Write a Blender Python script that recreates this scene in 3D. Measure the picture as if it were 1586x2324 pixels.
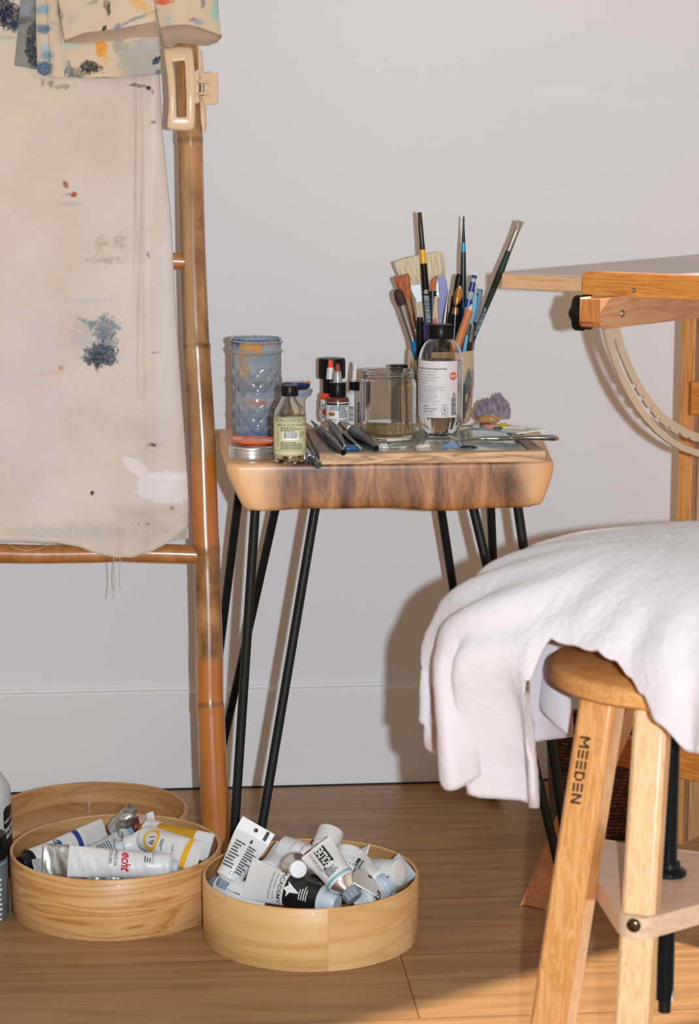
import bpy, math, random
import numpy as np
from mathutils import Vector, Matrix
from mathutils.geometry import tessellate_polygon
for o in list(bpy.data.objects): bpy.data.objects.remove(o, do_unlink=True)
SC = bpy.context.scene; COL = SC.collection
PI = math.pi; R = math.radians
# ------------------------------------------------------------------ camera
W_, H_, FPX, PITCH, YAW = 1586.0, 2324.0, 5000.0, R(9.7), R(5.0)
CAM = Vector((0.0, -3.32, 1.0))
cd = bpy.data.cameras.new('camera'); cam = bpy.data.objects.new('camera', cd); COL.objects.link(cam)
cd.sensor_fit = 'VERTICAL'; cd.sensor_height = 36.0; cd.sensor_width = 24.0; cd.lens = FPX / H_ * 36.0
cam.location = CAM; cam.rotation_euler = (PI/2 - PITCH, 0, -YAW)
cd.dof.use_dof = True; cd.dof.focus_distance = 2.92; cd.dof.aperture_fstop = 9.0
cd.clip_start = 0.05
SC.camera = cam
# ------------------------------------------------------------------ light
SC.view_settings.view_transform = 'Standard'; SC.view_settings.look = 'None'
SC.view_settings.gamma = 1.0; SC.view_settings.use_curve_mapping = False
SC.view_settings.exposure = 0.0
wd = bpy.data.worlds.new('world'); SC.world = wd; wd.use_nodes = True
_t=wd.node_tree; _bg=_t.nodes['Background']; _tc=_t.nodes.new('ShaderNodeTexCoord'); _n=_t.nodes.new('ShaderNodeTexNoise'); _n.inputs['Scale'].default_value=1.7; _n.inputs['Detail'].default_value=1.0
_t.links.new(_tc.outputs['Generated'],_n.inputs['Vector']); _r=_t.nodes.new('ShaderNodeValToRGB'); _e=_r.color_ramp.elements; _e[0].position=.40; _e[0].color=(.20,.165,.12,1); _e[1].position=.60; _e[1].color=(1.02,.86,.65,1)
_t.links.new(_n.outputs['Fac'],_r.inputs[0]); _t.links.new(_r.outputs[0],_bg.inputs[0])      # the unseen rest of the room: lit and unlit walls
wd.node_tree.nodes['Background'].inputs[1].default_value = 0.86
CR = Vector((math.cos(YAW), -math.sin(YAW), 0)); CF = Vector((math.sin(YAW), math.cos(YAW), 0)); UPZ = Vector((0,0,1))
ld = bpy.data.lights.new('flash', 'POINT'); ld.energy = 235; ld.color = (0.76, 0.89, 1.0); ld.shadow_soft_size = 0.012
lo = bpy.data.objects.new('flash', ld); COL.objects.link(lo); lo.location = CAM + CR*0.10 + CF*0.02 + UPZ*0.0
sl = bpy.data.lights.new('sun', 'SUN'); sl.energy = 10.0; sl.color = (1.0, 0.86, 0.62); sl.angle = R(1.2)
so = bpy.data.objects.new('sun', sl); COL.objects.link(so); so.location = (3, 2, 2.5)
sund = -(CR*0.82 + CF*0.57).normalized()*math.cos(R(33)) + Vector((0,0,-math.sin(R(33))))
so.rotation_euler = sund.to_track_quat('-Z', 'Y').to_euler()
# ------------------------------------------------------------------ projection helpers: photo pixel -> place in the room
def ray(px, py):
    a = (px - W_/2)/FPX; b = -(py - H_/2)/FPX
    f = CF*math.cos(PITCH) - UPZ*math.sin(PITCH); u = CF*math.sin(PITCH) + UPZ*math.cos(PITCH)
    return (f + CR*a + u*b)
def RP(px, py, P0, n):
    r = ray(px, py); t = (P0 - CAM).dot(n)/r.dot(n); return CAM + r*t
def PY(px, py, y): return RP(px, py, Vector((0,y,0)), Vector((0,1,0)))
def PZ(px, py, z): return RP(px, py, Vector((0,0,z)), UPZ)
def PD(px, py, D):
    r = ray(px, py); return CAM + r*(D/r.dot(CF))
CPI,SPI=math.cos(PITCH),math.sin(PITCH)
def dep(p): return (p-CAM).dot(CF)*CPI+(1-p.z)*SPI      # depth along the lens axis
def CPZ(px,D,z): return CP((px-W_/2)/FPX*(D*CPI+(1-z)*SPI),D,z)
def CP(x, D, z=0.0): return CAM*1 + CR*x + CF*D + Vector((0,0,z-1.0))
# ------------------------------------------------------------------ mesh helpers
class M:
    def __init__(s): s.v=[]; s.f=[]; s.m=[]; s.uv=[]
    def add(s, vs, fs, mi=0, uvs=None):
        n=len(s.v); s.v += [Vector(p) for p in vs]
        s.uv += (uvs if uvs is not None else [(0.0,0.0)]*len(vs))
        for f in fs: s.f.append([i+n for i in f]); s.m.append(mi)
        return s
    def box(s, c, d, rot=None, mi=0):
        vs=[Vector((x*d[0]/2,y*d[1]/2,z*d[2]/2)) for x in(-1,1) for y in(-1,1) for z in(-1,1)]
        if rot is not None: vs=[rot@p for p in vs]
        vs=[p+Vector(c) for p in vs]
        return s.add(vs,[(0,1,3,2),(4,6,7,5),(0,4,5,1),(2,3,7,6),(0,2,6,4),(1,5,7,3)],mi)
    def lathe(s, prof, n=40, mi=0, c=(0,0,0), mis=None, close=False):
        c=Vector(c); vs=[]; uv=[]; fs=[]
        for r,z in prof:
            for k in range(n):
                a=2*PI*k/n; vs.append(c+Vector((r*math.cos(a), r*math.sin(a), z))); uv.append((k/n, z))
        m=len(prof)
        for i in range(m-1):
            for k in range(n):
                k2=(k+1)%n; fs.append((i*n+k,i*n+k2,(i+1)*n+k2,(i+1)*n+k))
        base=len(s.v); s.add(vs,fs,mi,uv)
        if mis:
            for i in range(m-1):
                for k in range(n): s.m[len(s.m)-(m-1)*n+i*n+k]=mis[i]
        return s
    def tube(s, pts, rad, n=16, mi=0, cap=True, flat=1.0, up=None, noise=0.0, vvals=None):
        pts=[Vector(p) for p in pts]; k=len(pts)
        if not hasattr(rad,'__len__'): rad=[rad]*k
        t0=(pts[1]-pts[0]).normalized(); ref=Vector(up) if up is not None else (Vector((0,0,1)) if abs(t0.z)<.9 else Vector((0,1,0)))
        a=ref.cross(t0).normalized(); vs=[]; uv=[]
        for i,p in enumerate(pts):
            t=(pts[min(i+1,k-1)]-pts[max(i-1,0)]).normalized()
            a=(a-t*a.dot(t)).normalized(); b=t.cross(a)
            for j in range(n):
                th=2*PI*j/n; rr=rad[i]*(1+noise*math.sin(3*th+i*1.3))
                vs.append(p+a*math.cos(th)*rr+b*math.sin(th)*rr*flat); uv.append((abs(2*j/n-1), vvals[i] if vvals else i/(k-1)))
        fs=[(i*n+j,i*n+(j+1)%n,(i+1)*n+(j+1)%n,(i+1)*n+j) for i in range(k-1) for j in range(n)]
        if cap: fs+= [tuple(range(n-1,-1,-1)), tuple((k-1)*n+j for j in range(n))]
        return s.add(vs,fs,mi,uv)
    def prism(s, poly, vec, mi=0, mi2=None):
        n=len(poly); vec=Vector(vec); poly=[Vector(p) for p in poly]
        tri=tessellate_polygon([poly])
        vs=poly+[p+vec for p in poly]
        s.add(vs,[tuple(t) for t in tri]+[tuple(n+i for i in reversed(t)) for t in tri],mi)
        b=len(s.v)-2*n
        for i in range(n):
            j=(i+1)%n; s.f.append([b+i,b+j,b+n+j,b+n+i]); s.m.append(mi if mi2 is None else mi2)
        return s
    def grid(s, fn, nu, nv, mi=0, uvf=None):
        vs=[];uv=[]
        for i in range(nu+1):
            for j in range(nv+1):
                vs.append(fn(i/nu,j/nv)); uv.append(uvf(i/nu,j/nv) if uvf else (i/nu,j/nv))
        fs=[(i*(nv+1)+j,(i+1)*(nv+1)+j,(i+1)*(nv+1)+j+1,i*(nv+1)+j+1) for i in range(nu) for j in range(nv)]
        return s.add(vs,fs,mi,uv)
    def flat(s, verts2, faces, fn, mi=0):
        return s.add([fn(x,y) for x,y in verts2], faces, mi)
    def rects(s, rs, fn, mi=0, sub=1):
        for x0,y0,x1,y1 in rs:
            sub=max(sub,min(24,int(abs(x1-x0)/.0015)+1))
            for k in range(sub):
                a=x0+(x1-x0)*k/sub; b=x0+(x1-x0)*(k+1)/sub
                s.add([fn(a,y0),fn(b,y0),fn(b,y1),fn(a,y1)],[(0,1,2,3)],mi)
        return s
def _lnk(name, m, mats, smooth=40, bevel=0, bseg=2):
    me=bpy.data.meshes.new(name); me.from_pydata([tuple(p) for p in m.v],[],m.f)
    for x in (mats if isinstance(mats,(list,tuple)) else [mats]): me.materials.append(x)
    me.polygons.foreach_set('material_index', m.m)
    ul=me.uv_layers.new(name='uv')
    li=np.zeros(len(me.loops),dtype=np.int32); me.loops.foreach_get('vertex_index',li)
    ul.data.foreach_set('uv', np.array(m.uv,dtype=np.float32)[li].ravel())
    me.validate(); me.update()
    if smooth:
        me.polygons.foreach_set('use_smooth',[True]*len(me.polygons))
        try: me.set_sharp_from_angle(angle=R(smooth))
        except Exception: pass
    o=bpy.data.objects.new(name, me); COL.objects.link(o)
    if bevel:
        b=o.modifiers.new('bevel','BEVEL'); b.width=bevel; b.segments=bseg; b.limit_method='ANGLE'; b.angle_limit=R(35)
    return o
def tag(o, label=None, cat=None, group=None, kind=None):
    if label: o['label']=label
    if cat: o['category']=cat
    if group: o['group']=group
    if kind: o['kind']=kind
    return o
def thing(name, label, cat, loc, group=None, rot=None):
    o=bpy.data.objects.new(name,None); COL.objects.link(o); o.empty_display_size=.02
    mw=Matrix.Translation(Vector(loc))
    if rot is not None: mw=mw@rot.to_4x4()
    o.matrix_world=mw; o['_t']=0; del o['_t']
    FR[o.name]=mw
    return tag(o,label,cat,group)
FR={}
def part(par, name, m, mats, W=False, smooth=40, bevel=0, label=None, kind=None, bseg=2):
    """a part (or sub-part) of a thing; W: the vertices are given in room coordinates"""
    root=par
    while root.parent: root=root.parent
    if W:
        inv=FR[root.name].inverted(); m.v=[inv@p for p in m.v]
    o=_lnk(name,m,mats,smooth,bevel,bseg); o.parent=par
    if label: o['label']=label
    if kind: o['kind']=kind
    return o
def single(name, m, mats, label, cat, group=None, smooth=40, bevel=0, loc=None, kind=None):
    if loc is None:
        a=np.array([tuple(p) for p in m.v]); loc=Vector(((a[:,0].min()+a[:,0].max())/2,(a[:,1].min()+a[:,1].max())/2,a[:,2].min()))
    m.v=[p-loc for p in m.v]
    o=_lnk(name,m,mats,smooth,bevel); o.location=loc
    return tag(o,label,cat,group,kind)
def structure(name, m, mats, smooth=0, bevel=0):
    o=_lnk(name,m,mats,smooth,bevel); o['kind']='structure'; return o
_tcache={}
def text2d(s, size=1.0, bold=0.0, align='CENTER', shear=0.0, spacing=1.0):
    key=(s,size,bold,align,shear,spacing)
    if key in _tcache: return _tcache[key]
    cu=bpy.data.curves.new('t','FONT'); cu.body=s; cu.size=size; cu.align_x=align; cu.align_y='CENTER'; cu.resolution_u=3
    cu.offset=bold; cu.shear=shear; cu.space_character=spacing
    ob=bpy.data.objects.new('t',cu); me=bpy.data.meshes.new_from_object(ob)
    vs=[(v.co.x,v.co.y) for v in me.vertices]; fs=[tuple(p.vertices) for p in me.polygons]
    bpy.data.objects.remove(ob); bpy.data.meshes.remove(me); bpy.data.curves.remove(cu)
    _tcache[key]=(vs,fs); return vs,fs
def put_text(m, s, fn, size, cx=0, cy=0, rot=0, mi=0, bold=0.0, align='CENTER', shear=0.0, sx=1.0, spacing=1.0):
    vs,fs=text2d(s,1.0,bold,align,shear,spacing); c,sn=math.cos(rot),math.sin(rot)
    m.flat([(cx+size*(x*sx*c-y*sn), cy+size*(x*sx*sn+y*c)) for x,y in vs], fs, fn, mi)
def small_print(m, fn, x0, y0, x1, y1, rows, mi=0, seed=1, vertical=False, fill=.5):
    """rows of unreadably small print"""
    rnd=random.Random(seed)
    for r in range(rows):
        t=(r+.5)/rows
        h=(y1-y0)/rows*fill/2 if not vertical else (x1-x0)/rows*fill/2
        a,b=(x0,x1) if not vertical else (y0,y1); e=a+(b-a)*rnd.uniform(.55,1.0); p=a; L=(b-a)
        while p<e:
            w=min(L*rnd.uniform(.05,.16),e-p)
            if not vertical: m.rects([(p,y1-(y1-y0)*t-h,p+w,y1-(y1-y0)*t+h)],fn,mi)
            else: m.rects([(x0+(x1-x0)*t-h,p,x0+(x1-x0)*t+h,p+w)],fn,mi)
            p+=w+L*.025
def barcode(m, fn, x0,y0,x1,y1, n=22, mi=0, seed=1, vertical=False):
    rnd=random.Random(seed); a,b=(x0,x1) if not vertical else (y0,y1); p=a; L=b-a
    while p<b:
        w=L/n*rnd.choice([.35,.5,.9]); w=min(w,b-p)
        if w>0: m.rects([(p,y0,p+w,y1)] if not vertical else [(x0,p,x1,p+w)],fn,mi)
        p+=w+L/n*rnd.choice([.35,.5,.8])
# ------------------------------------------------------------------ materials
def nt(name):
    m=bpy.data.materials.new(name); m.use_nodes=True; t=m.node_tree; return m,t,t.nodes['Principled BSDF']
def N(t,k,**kw):
    n=t.nodes.new(k)
    for a,b in kw.items():
        if a.startswith('i_'): n.inputs[a[2:].replace('_',' ')].default_value=b
        else: setattr(n,a,b)
    return n
def C4(c): return (c[0],c[1],c[2],1.0)
def S(r,g,b):
    f=lambda c:(c/255/12.92) if c/255<=.04045 else ((c/255+.055)/1.055)**2.4
    return (f(r),f(g),f(b))
def pm(name, c, rough=.5, metal=0, var=.08, scale=60, bump=0, trans=0, ior=1.45, coat=0, sheen=0, c2=None, spec=.5, sss=0, alpha=1):
    m,t,p=nt(name); L=t.links
    tc=N(t,'ShaderNodeTexCoord'); no=N(t,'ShaderNodeTexNoise'); no.inputs['Scale'].default_value=scale; no.inputs['Detail'].default_value=4
    L.new(tc.outputs['Object'],no.inputs['Vector'])
    mx=N(t,'ShaderNodeMix',data_type='RGBA'); L.new(no.outputs['Fac'],mx.inputs['Factor'])
    d=c2 if c2 else tuple(x*(1-var*2) for x in c); 
    mx.inputs['A'].default_value=C4(c if c2 else tuple(min(1,x*(1+var)) for x in c)); mx.inputs['B'].default_value=C4(d)
    L.new(mx.outputs['Result'],p.inputs['Base Color'])
    p.inputs['Roughness'].default_value=rough; p.inputs['Metallic'].default_value=metal; p.inputs['Transmission Weight'].default_value=trans
    p.inputs['IOR'].default_value=ior; p.inputs['Coat Weight'].default_value=coat; p.inputs['Sheen Weight'].default_value=sheen
    p.inputs['Specular IOR Level'].default_value=spec; p.inputs['Alpha'].default_value=alpha
    if bump:
        b=N(t,'ShaderNodeBump'); b.inputs['Strength'].default_value=bump; b.inputs['Distance'].default_value=.001
        L.new(no.outputs['Fac'],b.inputs['Height']); L.new(b.outputs['Normal'],p.inputs['Normal'])
    return m
def ramp(t, stops):
    r=N(t,'ShaderNodeValToRGB'); e=r.color_ramp.elements
    while len(e)<len(stops): e.new(.5)
    for i,(q,c) in enumerate(stops): e[i].position=q; e[i].color=C4(c)
    return r
def wood(name, stops, sc=(1,1,1), rot=(0,0,0), grain=18, dist=2.5, rings=1.0, rough=.45, coat=.15, bump=.15, fine=1.0, coords='Object'):
    """sc: stretch (small = long grain) in object space"""
    m,t,p=nt(name); L=t.links; tc=N(t,'ShaderNodeTexCoord'); mp=N(t,'ShaderNodeMapping'); m0=N(t,'ShaderNodeMapping')
    mp.inputs['Scale'].default_value=sc; m0.inputs['Rotation'].default_value=rot
    L.new(tc.outputs[coords],m0.inputs['Vector']); L.new(m0.outputs[0],mp.inputs['Vector'])
    n1=N(t,'ShaderNodeTexNoise'); n1.inputs['Scale'].default_value=grain; n1.inputs['Detail'].default_value=3; n1.inputs['Distortion'].default_value=dist*.2
    L.new(mp.outputs[0],n1.inputs['Vector'])
    mm=N(t,'ShaderNodeMath',operation='MULTIPLY'); mm.inputs[1].default_value=6*rings; L.new(n1.outputs['Fac'],mm.inputs[0])
    fr=N(t,'ShaderNodeMath',operation='PINGPONG'); fr.inputs[1].default_value=.5; L.new(mm.outputs[0],fr.inputs[0])
    n2=N(t,'ShaderNodeTexNoise'); n2.inputs['Scale'].default_value=grain*14; n2.inputs['Detail'].default_value=4; n2.inputs['Roughness'].default_value=.7
    L.new(mp.outputs[0],n2.inputs['Vector'])
    a=N(t,'ShaderNodeMath',operation='MULTIPLY_ADD'); a.inputs[1].default_value=.9*fine; L.new(n2.outputs['Fac'],a.inputs[0]); L.new(fr.outputs[0],a.inputs[2])
    b=N(t,'ShaderNodeMath',operation='MULTIPLY_ADD'); b.inputs[1].default_value=.7; L.new(a.outputs[0],b.inputs[0]); b.inputs[2].default_value=.0
    r=ramp(t,stops); L.new(b.outputs[0],r.inputs[0]); L.new(r.outputs[0],p.inputs['Base Color'])
    p.inputs['Roughness'].default_value=rough; p.inputs['Coat Weight'].default_value=coat; p.inputs['Coat Roughness'].default_value=.25
    bu=N(t,'ShaderNodeBump'); bu.inputs['Strength'].default_value=bump; bu.inputs['Distance'].default_value=.0006
    L.new(n2.outputs['Fac'],bu.inputs['Height']); L.new(bu.outputs['Normal'],p.inputs['Normal'])
    return m
def stain_group():
    g=bpy.data.node_groups.new('paint_stain','ShaderNodeTree'); I=g.interface
    for n,ty in (('Base','NodeSocketColor'),('UV','NodeSocketVector'),('Center','NodeSocketVector'),('Inv','NodeSocketVector'),('Rot','NodeSocketFloat'),('Color','NodeSocketColor'),('Amount','NodeSocketFloat'),('Soft','NodeSocketFloat'),('Break','NodeSocketFloat')):
        I.new_socket(n,in_out='INPUT',socket_type=ty)
    I.new_socket('Out',in_out='OUTPUT',socket_type='NodeSocketColor')
    gi=g.nodes.new('NodeGroupInput'); go=g.nodes.new('NodeGroupOutput'); L=g.links
    sub=N(g,'ShaderNodeVectorMath',operation='SUBTRACT'); L.new(gi.outputs['UV'],sub.inputs[0]); L.new(gi.outputs['Center'],sub.inputs[1])
    ro=N(g,'ShaderNodeVectorRotate',rotation_type='Z_AXIS'); L.new(sub.outputs[0],ro.inputs['Vector']); L.new(gi.outputs['Rot'],ro.inputs['Angle'])
    mu=N(g,'ShaderNodeVectorMath',operation='MULTIPLY'); L.new(ro.outputs[0],mu.inputs[0]); L.new(gi.outputs['Inv'],mu.inputs[1])
    ln=N(g,'ShaderNodeVectorMath',operation='LENGTH'); L.new(mu.outputs[0],ln.inputs[0])
    no=N(g,'ShaderNodeTexNoise'); no.inputs['Scale'].default_value=70; no.inputs['Detail'].default_value=8; no.inputs['Roughness'].default_value=.78; no.inputs['Distortion'].default_value=.6; L.new(gi.outputs['UV'],no.inputs['Vector'])
    b2=N(g,'ShaderNodeMath',operation='MULTIPLY'); b2.inputs[1].default_value=3.0; L.new(gi.outputs['Break'],b2.inputs[0])
    ms=N(g,'ShaderNodeMath',operation='MULTIPLY_ADD'); L.new(no.outputs['Fac'],ms.inputs[0]); L.new(b2.outputs[0],ms.inputs[1]); L.new(ln.outputs['Value'],ms.inputs[2])
    hb=N(g,'ShaderNodeMath',operation='MULTIPLY'); L.new(b2.outputs[0],hb.inputs[0]); hb.inputs[1].default_value=.5
    s2=N(g,'ShaderNodeMath',operation='SUBTRACT'); L.new(ms.outputs[0],s2.inputs[0]); L.new(hb.outputs[0],s2.inputs[1])
    lo_=N(g,'ShaderNodeMath',operation='SUBTRACT'); lo_.inputs[0].default_value=1.0; L.new(gi.outputs['Soft'],lo_.inputs[1])
    mr=N(g,'ShaderNodeMapRange',interpolation_type='SMOOTHSTEP'); L.new(s2.outputs[0],mr.inputs['Value']); L.new(lo_.outputs[0],mr.inputs['From Min'])
    hi=N(g,'ShaderNodeMath',operation='ADD'); hi.inputs[0].default_value=1.0; L.new(gi.outputs['Soft'],hi.inputs[1]); L.new(hi.outputs[0],mr.inputs['From Max'])
    mr.inputs['To Min'].default_value=1; mr.inputs['To Max'].default_value=0
    am=N(g,'ShaderNodeMath',operation='MULTIPLY'); L.new(mr.outputs[0],am.inputs[0]); L.new(gi.outputs['Amount'],am.inputs[1])
    n3=N(g,'ShaderNodeTexNoise'); n3.inputs['Scale'].default_value=160; n3.inputs['Detail'].default_value=6; n3.inputs['Roughness'].default_value=.7; L.new(gi.outputs['UV'],n3.inputs['Vector'])
    dr=N(g,'ShaderNodeMapRange',interpolation_type='SMOOTHSTEP'); dr.inputs['From Min'].default_value=.42; dr.inputs['From Max'].default_value=.62; L.new(n3.outputs['Fac'],dr.inputs['Value']); dm=N(g,'ShaderNodeMath',operation='MULTIPLY'); dm.use_clamp=True; L.new(gi.outputs['Break'],dm.inputs[0]); dm.inputs[1].default_value=.30
    dk=N(g,'ShaderNodeMath',operation='MULTIPLY'); L.new(dr.outputs[0],dk.inputs[0]); L.new(dm.outputs[0],dk.inputs[1]); di=N(g,'ShaderNodeMath',operation='SUBTRACT'); di.inputs[0].default_value=1; L.new(dk.outputs[0],di.inputs[1])
    am2=N(g,'ShaderNodeMath',operation='MULTIPLY'); L.new(am.outputs[0],am2.inputs[0]); L.new(di.outputs[0],am2.inputs[1]); am=am2
    mx=N(g,'ShaderNodeMix',data_type='RGBA'); L.new(am.outputs[0],mx.inputs['Factor']); L.new(gi.outputs['Base'],mx.inputs['A']); L.new(gi.outputs['Color'],mx.inputs['B'])
    L.new(mx.outputs['Result'],go.inputs[0]); return g
SG=stain_group()
def stains(t, col, uv, lst):
    """lst: (x,y,rx,ry,colour,amount,soft,break,rot) in the cloth's own layout units"""
    for s in lst:
        x,y,rx,ry,c=s[:5]; am=s[5] if len(s)>5 else .9; so_=s[6] if len(s)>6 else .2; br=s[7] if len(s)>7 else 1.2; ro=s[8] if len(s)>8 else 0
        g=N(t,'ShaderNodeGroup'); g.node_tree=SG
        g.inputs['Center'].default_value=(x/1000,y/1000,0); g.inputs['Inv'].default_value=(1000/rx,1000/ry,0); g.inputs['Rot'].default_value=R(ro)
        g.inputs['Color'].default_value=C4(c); g.inputs['Amount'].default_value=am; g.inputs['Soft'].default_value=so_; g.inputs['Break'].default_value=br
        t.links.new(col,g.inputs['Base']); t.links.new(uv,g.inputs['UV']); col=g.outputs[0]
    return col
def cloth_mat(name, c1, c2, lst, weave=900, rough=.9, bump=.25):
    m,t,p=nt(name); L=t.links; tc=N(t,'ShaderNodeTexCoord'); uv=tc.outputs['UV']
    no=N(t,'ShaderNodeTexNoise'); no.inputs['Scale'].default_value=5; no.inputs['Detail'].default_value=6; L.new(uv,no.inputs['Vector'])
    r=ramp(t,[(.3,c1),(.7,c2)]); L.new(no.outputs['Fac'],r.inputs[0])
    n2=N(t,'ShaderNodeTexNoise'); n2.inputs['Scale'].default_value=weave; n2.inputs['Detail'].default_value=2; L.new(tc.outputs['Object'],n2.inputs['Vector'])
    mx=N(t,'ShaderNodeMix',data_type='RGBA',blend_type='MULTIPLY'); mx.inputs['Factor'].default_value=.35; L.new(r.outputs[0],mx.inputs['A'])
    r2=ramp(t,[(.3,(.75,.73,.7)),(.6,(1,1,1))]); L.new(n2.outputs['Fac'],r2.inputs[0]); L.new(r2.outputs[0],mx.inputs['B'])
    col=stains(t,mx.outputs['Result'],uv,lst); L.new(col,p.inputs['Base Color'])
    p.inputs['Roughness'].default_value=rough; p.inputs['Sheen Weight'].default_value=.2; p.inputs['Specular IOR Level'].default_value=.15
    b=N(t,'ShaderNodeBump'); b.inputs['Strength'].default_value=bump; b.inputs['Distance'].default_value=.001; L.new(n2.outputs['Fac'],b.inputs['Height']); L.new(b.outputs['Normal'],p.inputs['Normal'])
    return m
def glassy(name, c=(1,1,1), rough=.02, ior=1.42, var=.01):
    return pm(name,c,rough=rough,trans=1.0,ior=ior,var=var)
BLACK=pm('black_plastic',(.007,.007,.008),rough=.35,var=.2,spec=.25)
INK=pm('print_ink',(.03,.03,.035),rough=.6,var=.1)
GREYINK=pm('grey_print_ink',(.22,.21,.22),rough=.6,var=.1)
WHITE=pm('white_print',(.85,.84,.82),rough=.5,var=.03)
STEEL=pm('bright_steel',(.75,.74,.72),rough=.22,metal=1,var=.08,scale=200)
# ================================================================== THE ROOM
def floor_mat():
    m,t,p=nt('oak_floor'); L=t.links; tc=N(t,'ShaderNodeTexCoord'); mp=N(t,'ShaderNodeMapping'); L.new(tc.outputs['Object'],mp.inputs['Vector'])
    mp.inputs['Location'].default_value=(.911,-.46,0)
    br=N(t,'ShaderNodeTexBrick'); br.offset=.5; br.offset_frequency=7; br.inputs['Scale'].default_value=1; br.inputs['Brick Width'].default_value=2.4; br.inputs['Row Height'].default_value=.2
    br.inputs['Mortar Size'].default_value=.0009; br.inputs['Mortar Smooth'].default_value=.3; br.inputs['Bias'].default_value=0
    br.inputs['Color1'].default_value=(.35,.35,.35,1); br.inputs['Color2'].default_value=(.65,.65,.65,1); br.inputs['Mortar'].default_value=(0,0,0,1)
    L.new(mp.outputs[0],br.inputs['Vector'])
    m2=N(t,'ShaderNodeMapping'); m2.inputs['Scale'].default_value=(.25,2.0,1); L.new(tc.outputs['Object'],m2.inputs['Vector'])
    ad=N(t,'ShaderNodeVectorMath',operation='MULTIPLY_ADD'); ad.inputs[1].default_value=(3,3,3); L.new(br.outputs['Color'],ad.inputs[0]); L.new(m2.outputs[0],ad.inputs[2])
    n1=N(t,'ShaderNodeTexNoise'); n1.inputs['Scale'].default_value=5; n1.inputs['Detail'].default_value=3; n1.inputs['Distortion'].default_value=.7; L.new(ad.outputs[0],n1.inputs['Vector'])
    mm=N(t,'ShaderNodeMath',operation='MULTIPLY'); mm.inputs[1].default_value=7; L.new(n1.outputs['Fac'],mm.inputs[0])
    pp=N(t,'ShaderNodeMath',operation='PINGPONG'); pp.inputs[1].default_value=.5; L.new(mm.outputs[0],pp.inputs[0])
    m3=N(t,'ShaderNodeMapping'); m3.inputs['Scale'].default_value=(.6,14,1); L.new(tc.outputs['Object'],m3.inputs['Vector'])
    n2=N(t,'ShaderNodeTexNoise'); n2.inputs['Scale'].default_value=14; n2.inputs['Detail'].default_value=5; n2.inputs['Roughness'].default_value=.7; L.new(m3.outputs[0],n2.inputs['Vector'])
    a=N(t,'ShaderNodeMath',operation='MULTIPLY_ADD'); a.inputs[1].default_value=.55; L.new(pp.outputs[0],a.inputs[0])
    b=N(t,'ShaderNodeMath',operation='MULTIPLY'); b.inputs[1].default_value=.75; L.new(n2.outputs['Fac'],b.inputs[0]); L.new(b.outputs[0],a.inputs[2])
    r=ramp(t,[(.25,S(138,103,71)),(.5,S(158,120,83)),(.8,S(178,138,98))]); L.new(a.outputs[0],r.inputs[0])
    hs=N(t,'ShaderNodeMix',data_type='RGBA',blend_type='MULTIPLY'); hs.inputs['Factor'].default_value=1; L.new(r.outputs[0],hs.inputs['A'])
    r2=ramp(t,[(0,(.25,.2,.16)),(.2,(.86,.86,.86)),(.65,(1.0,1.0,1.0))]); L.new(br.outputs['Color'],r2.inputs[0]); L.new(r2.outputs[0],hs.inputs['B'])
    L.new(hs.outputs['Result'],p.inputs['Base Color']); p.inputs['Roughness'].default_value=.42; p.inputs['Specular IOR Level'].default_value=.35
    bu=N(t,'ShaderNodeBump'); bu.inputs['Strength'].default_value=.2; bu.inputs['Distance'].default_value=.0008; L.new(n2.outputs['Fac'],bu.inputs['Height']); L.new(bu.outputs['Normal'],p.inputs['Normal'])
    return m
def wall_mat(name,c,sc):
    m,t,p=nt(name); L=t.links; tc=N(t,'ShaderNodeTexCoord')
    n=N(t,'ShaderNodeTexNoise'); n.inputs['Scale'].default_value=180; n.inputs['Detail'].default_value=3; L.new(tc.outputs['Object'],n.inputs['Vector'])
    mp=N(t,'ShaderNodeMapping'); mp.inputs['Scale'].default_value=(1.2,1,9); mp.inputs['Location'].default_value=(.3,0,.2); L.new(tc.outputs['Object'],mp.inputs['Vector'])
    n2=N(t,'ShaderNodeTexNoise'); n2.inputs['Scale'].default_value=2.2; n2.inputs['Detail'].default_value=6; L.new(mp.outputs[0],n2.inputs['Vector'])
    r=ramp(t,[(.0,c),(.66,c),(.74,tuple(min(1,x*1.05) for x in c))]); L.new(n2.outputs['Fac'],r.inputs[0]); L.new(r.outputs[0],p.inputs['Base Color'])
    p.inputs['Roughness'].default_value=.6; p.inputs['Specular IOR Level'].default_value=.3
    b=N(t,'ShaderNodeBump'); b.inputs['Strength'].default_value=.08; b.inputs['Distance'].default_value=.0005; L.new(n.outputs['Fac'],b.inputs['Height']); L.new(b.outputs['Normal'],p.inputs['Normal'])
    return m
WALL=wall_mat('wall_paint',S(221,218,220),1); TRIMM=pm('baseboard_paint',S(224,221,222),rough=.45,var=.02,scale=8)
f=M(); f.box((0,-2.4,-.03),(8,5.2,.06)); structure('floor',f,floor_mat())
WX=1.86   # left jamb of the window beyond the right edge of the picture
w=M(); w.box(((-2.6+WX)/2,.06,1.3),(WX+2.6,.12,2.6)); structure('wall_back',w,WALL)
w=M(); w.box(((WX+1.2+4)/2,.06,1.3),(4-WX-1.2,.12,2.6)); structure('wall_back_beyond_window',w,WALL)
w=M(); w.box((WX+.6,.06,2.45),(1.2,.12,.3)); structure('wall_back_over_window',w,WALL)
w=M()
for x in (WX+.03,WX+1.17,WX+.6): w.box((x,.05,1.15),(.05,.05,2.3))
for z in (.03,2.27): w.box((WX+.6,.05,z),(1.2,.05,.06))
structure('window_1',w,TRIMM)
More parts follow.
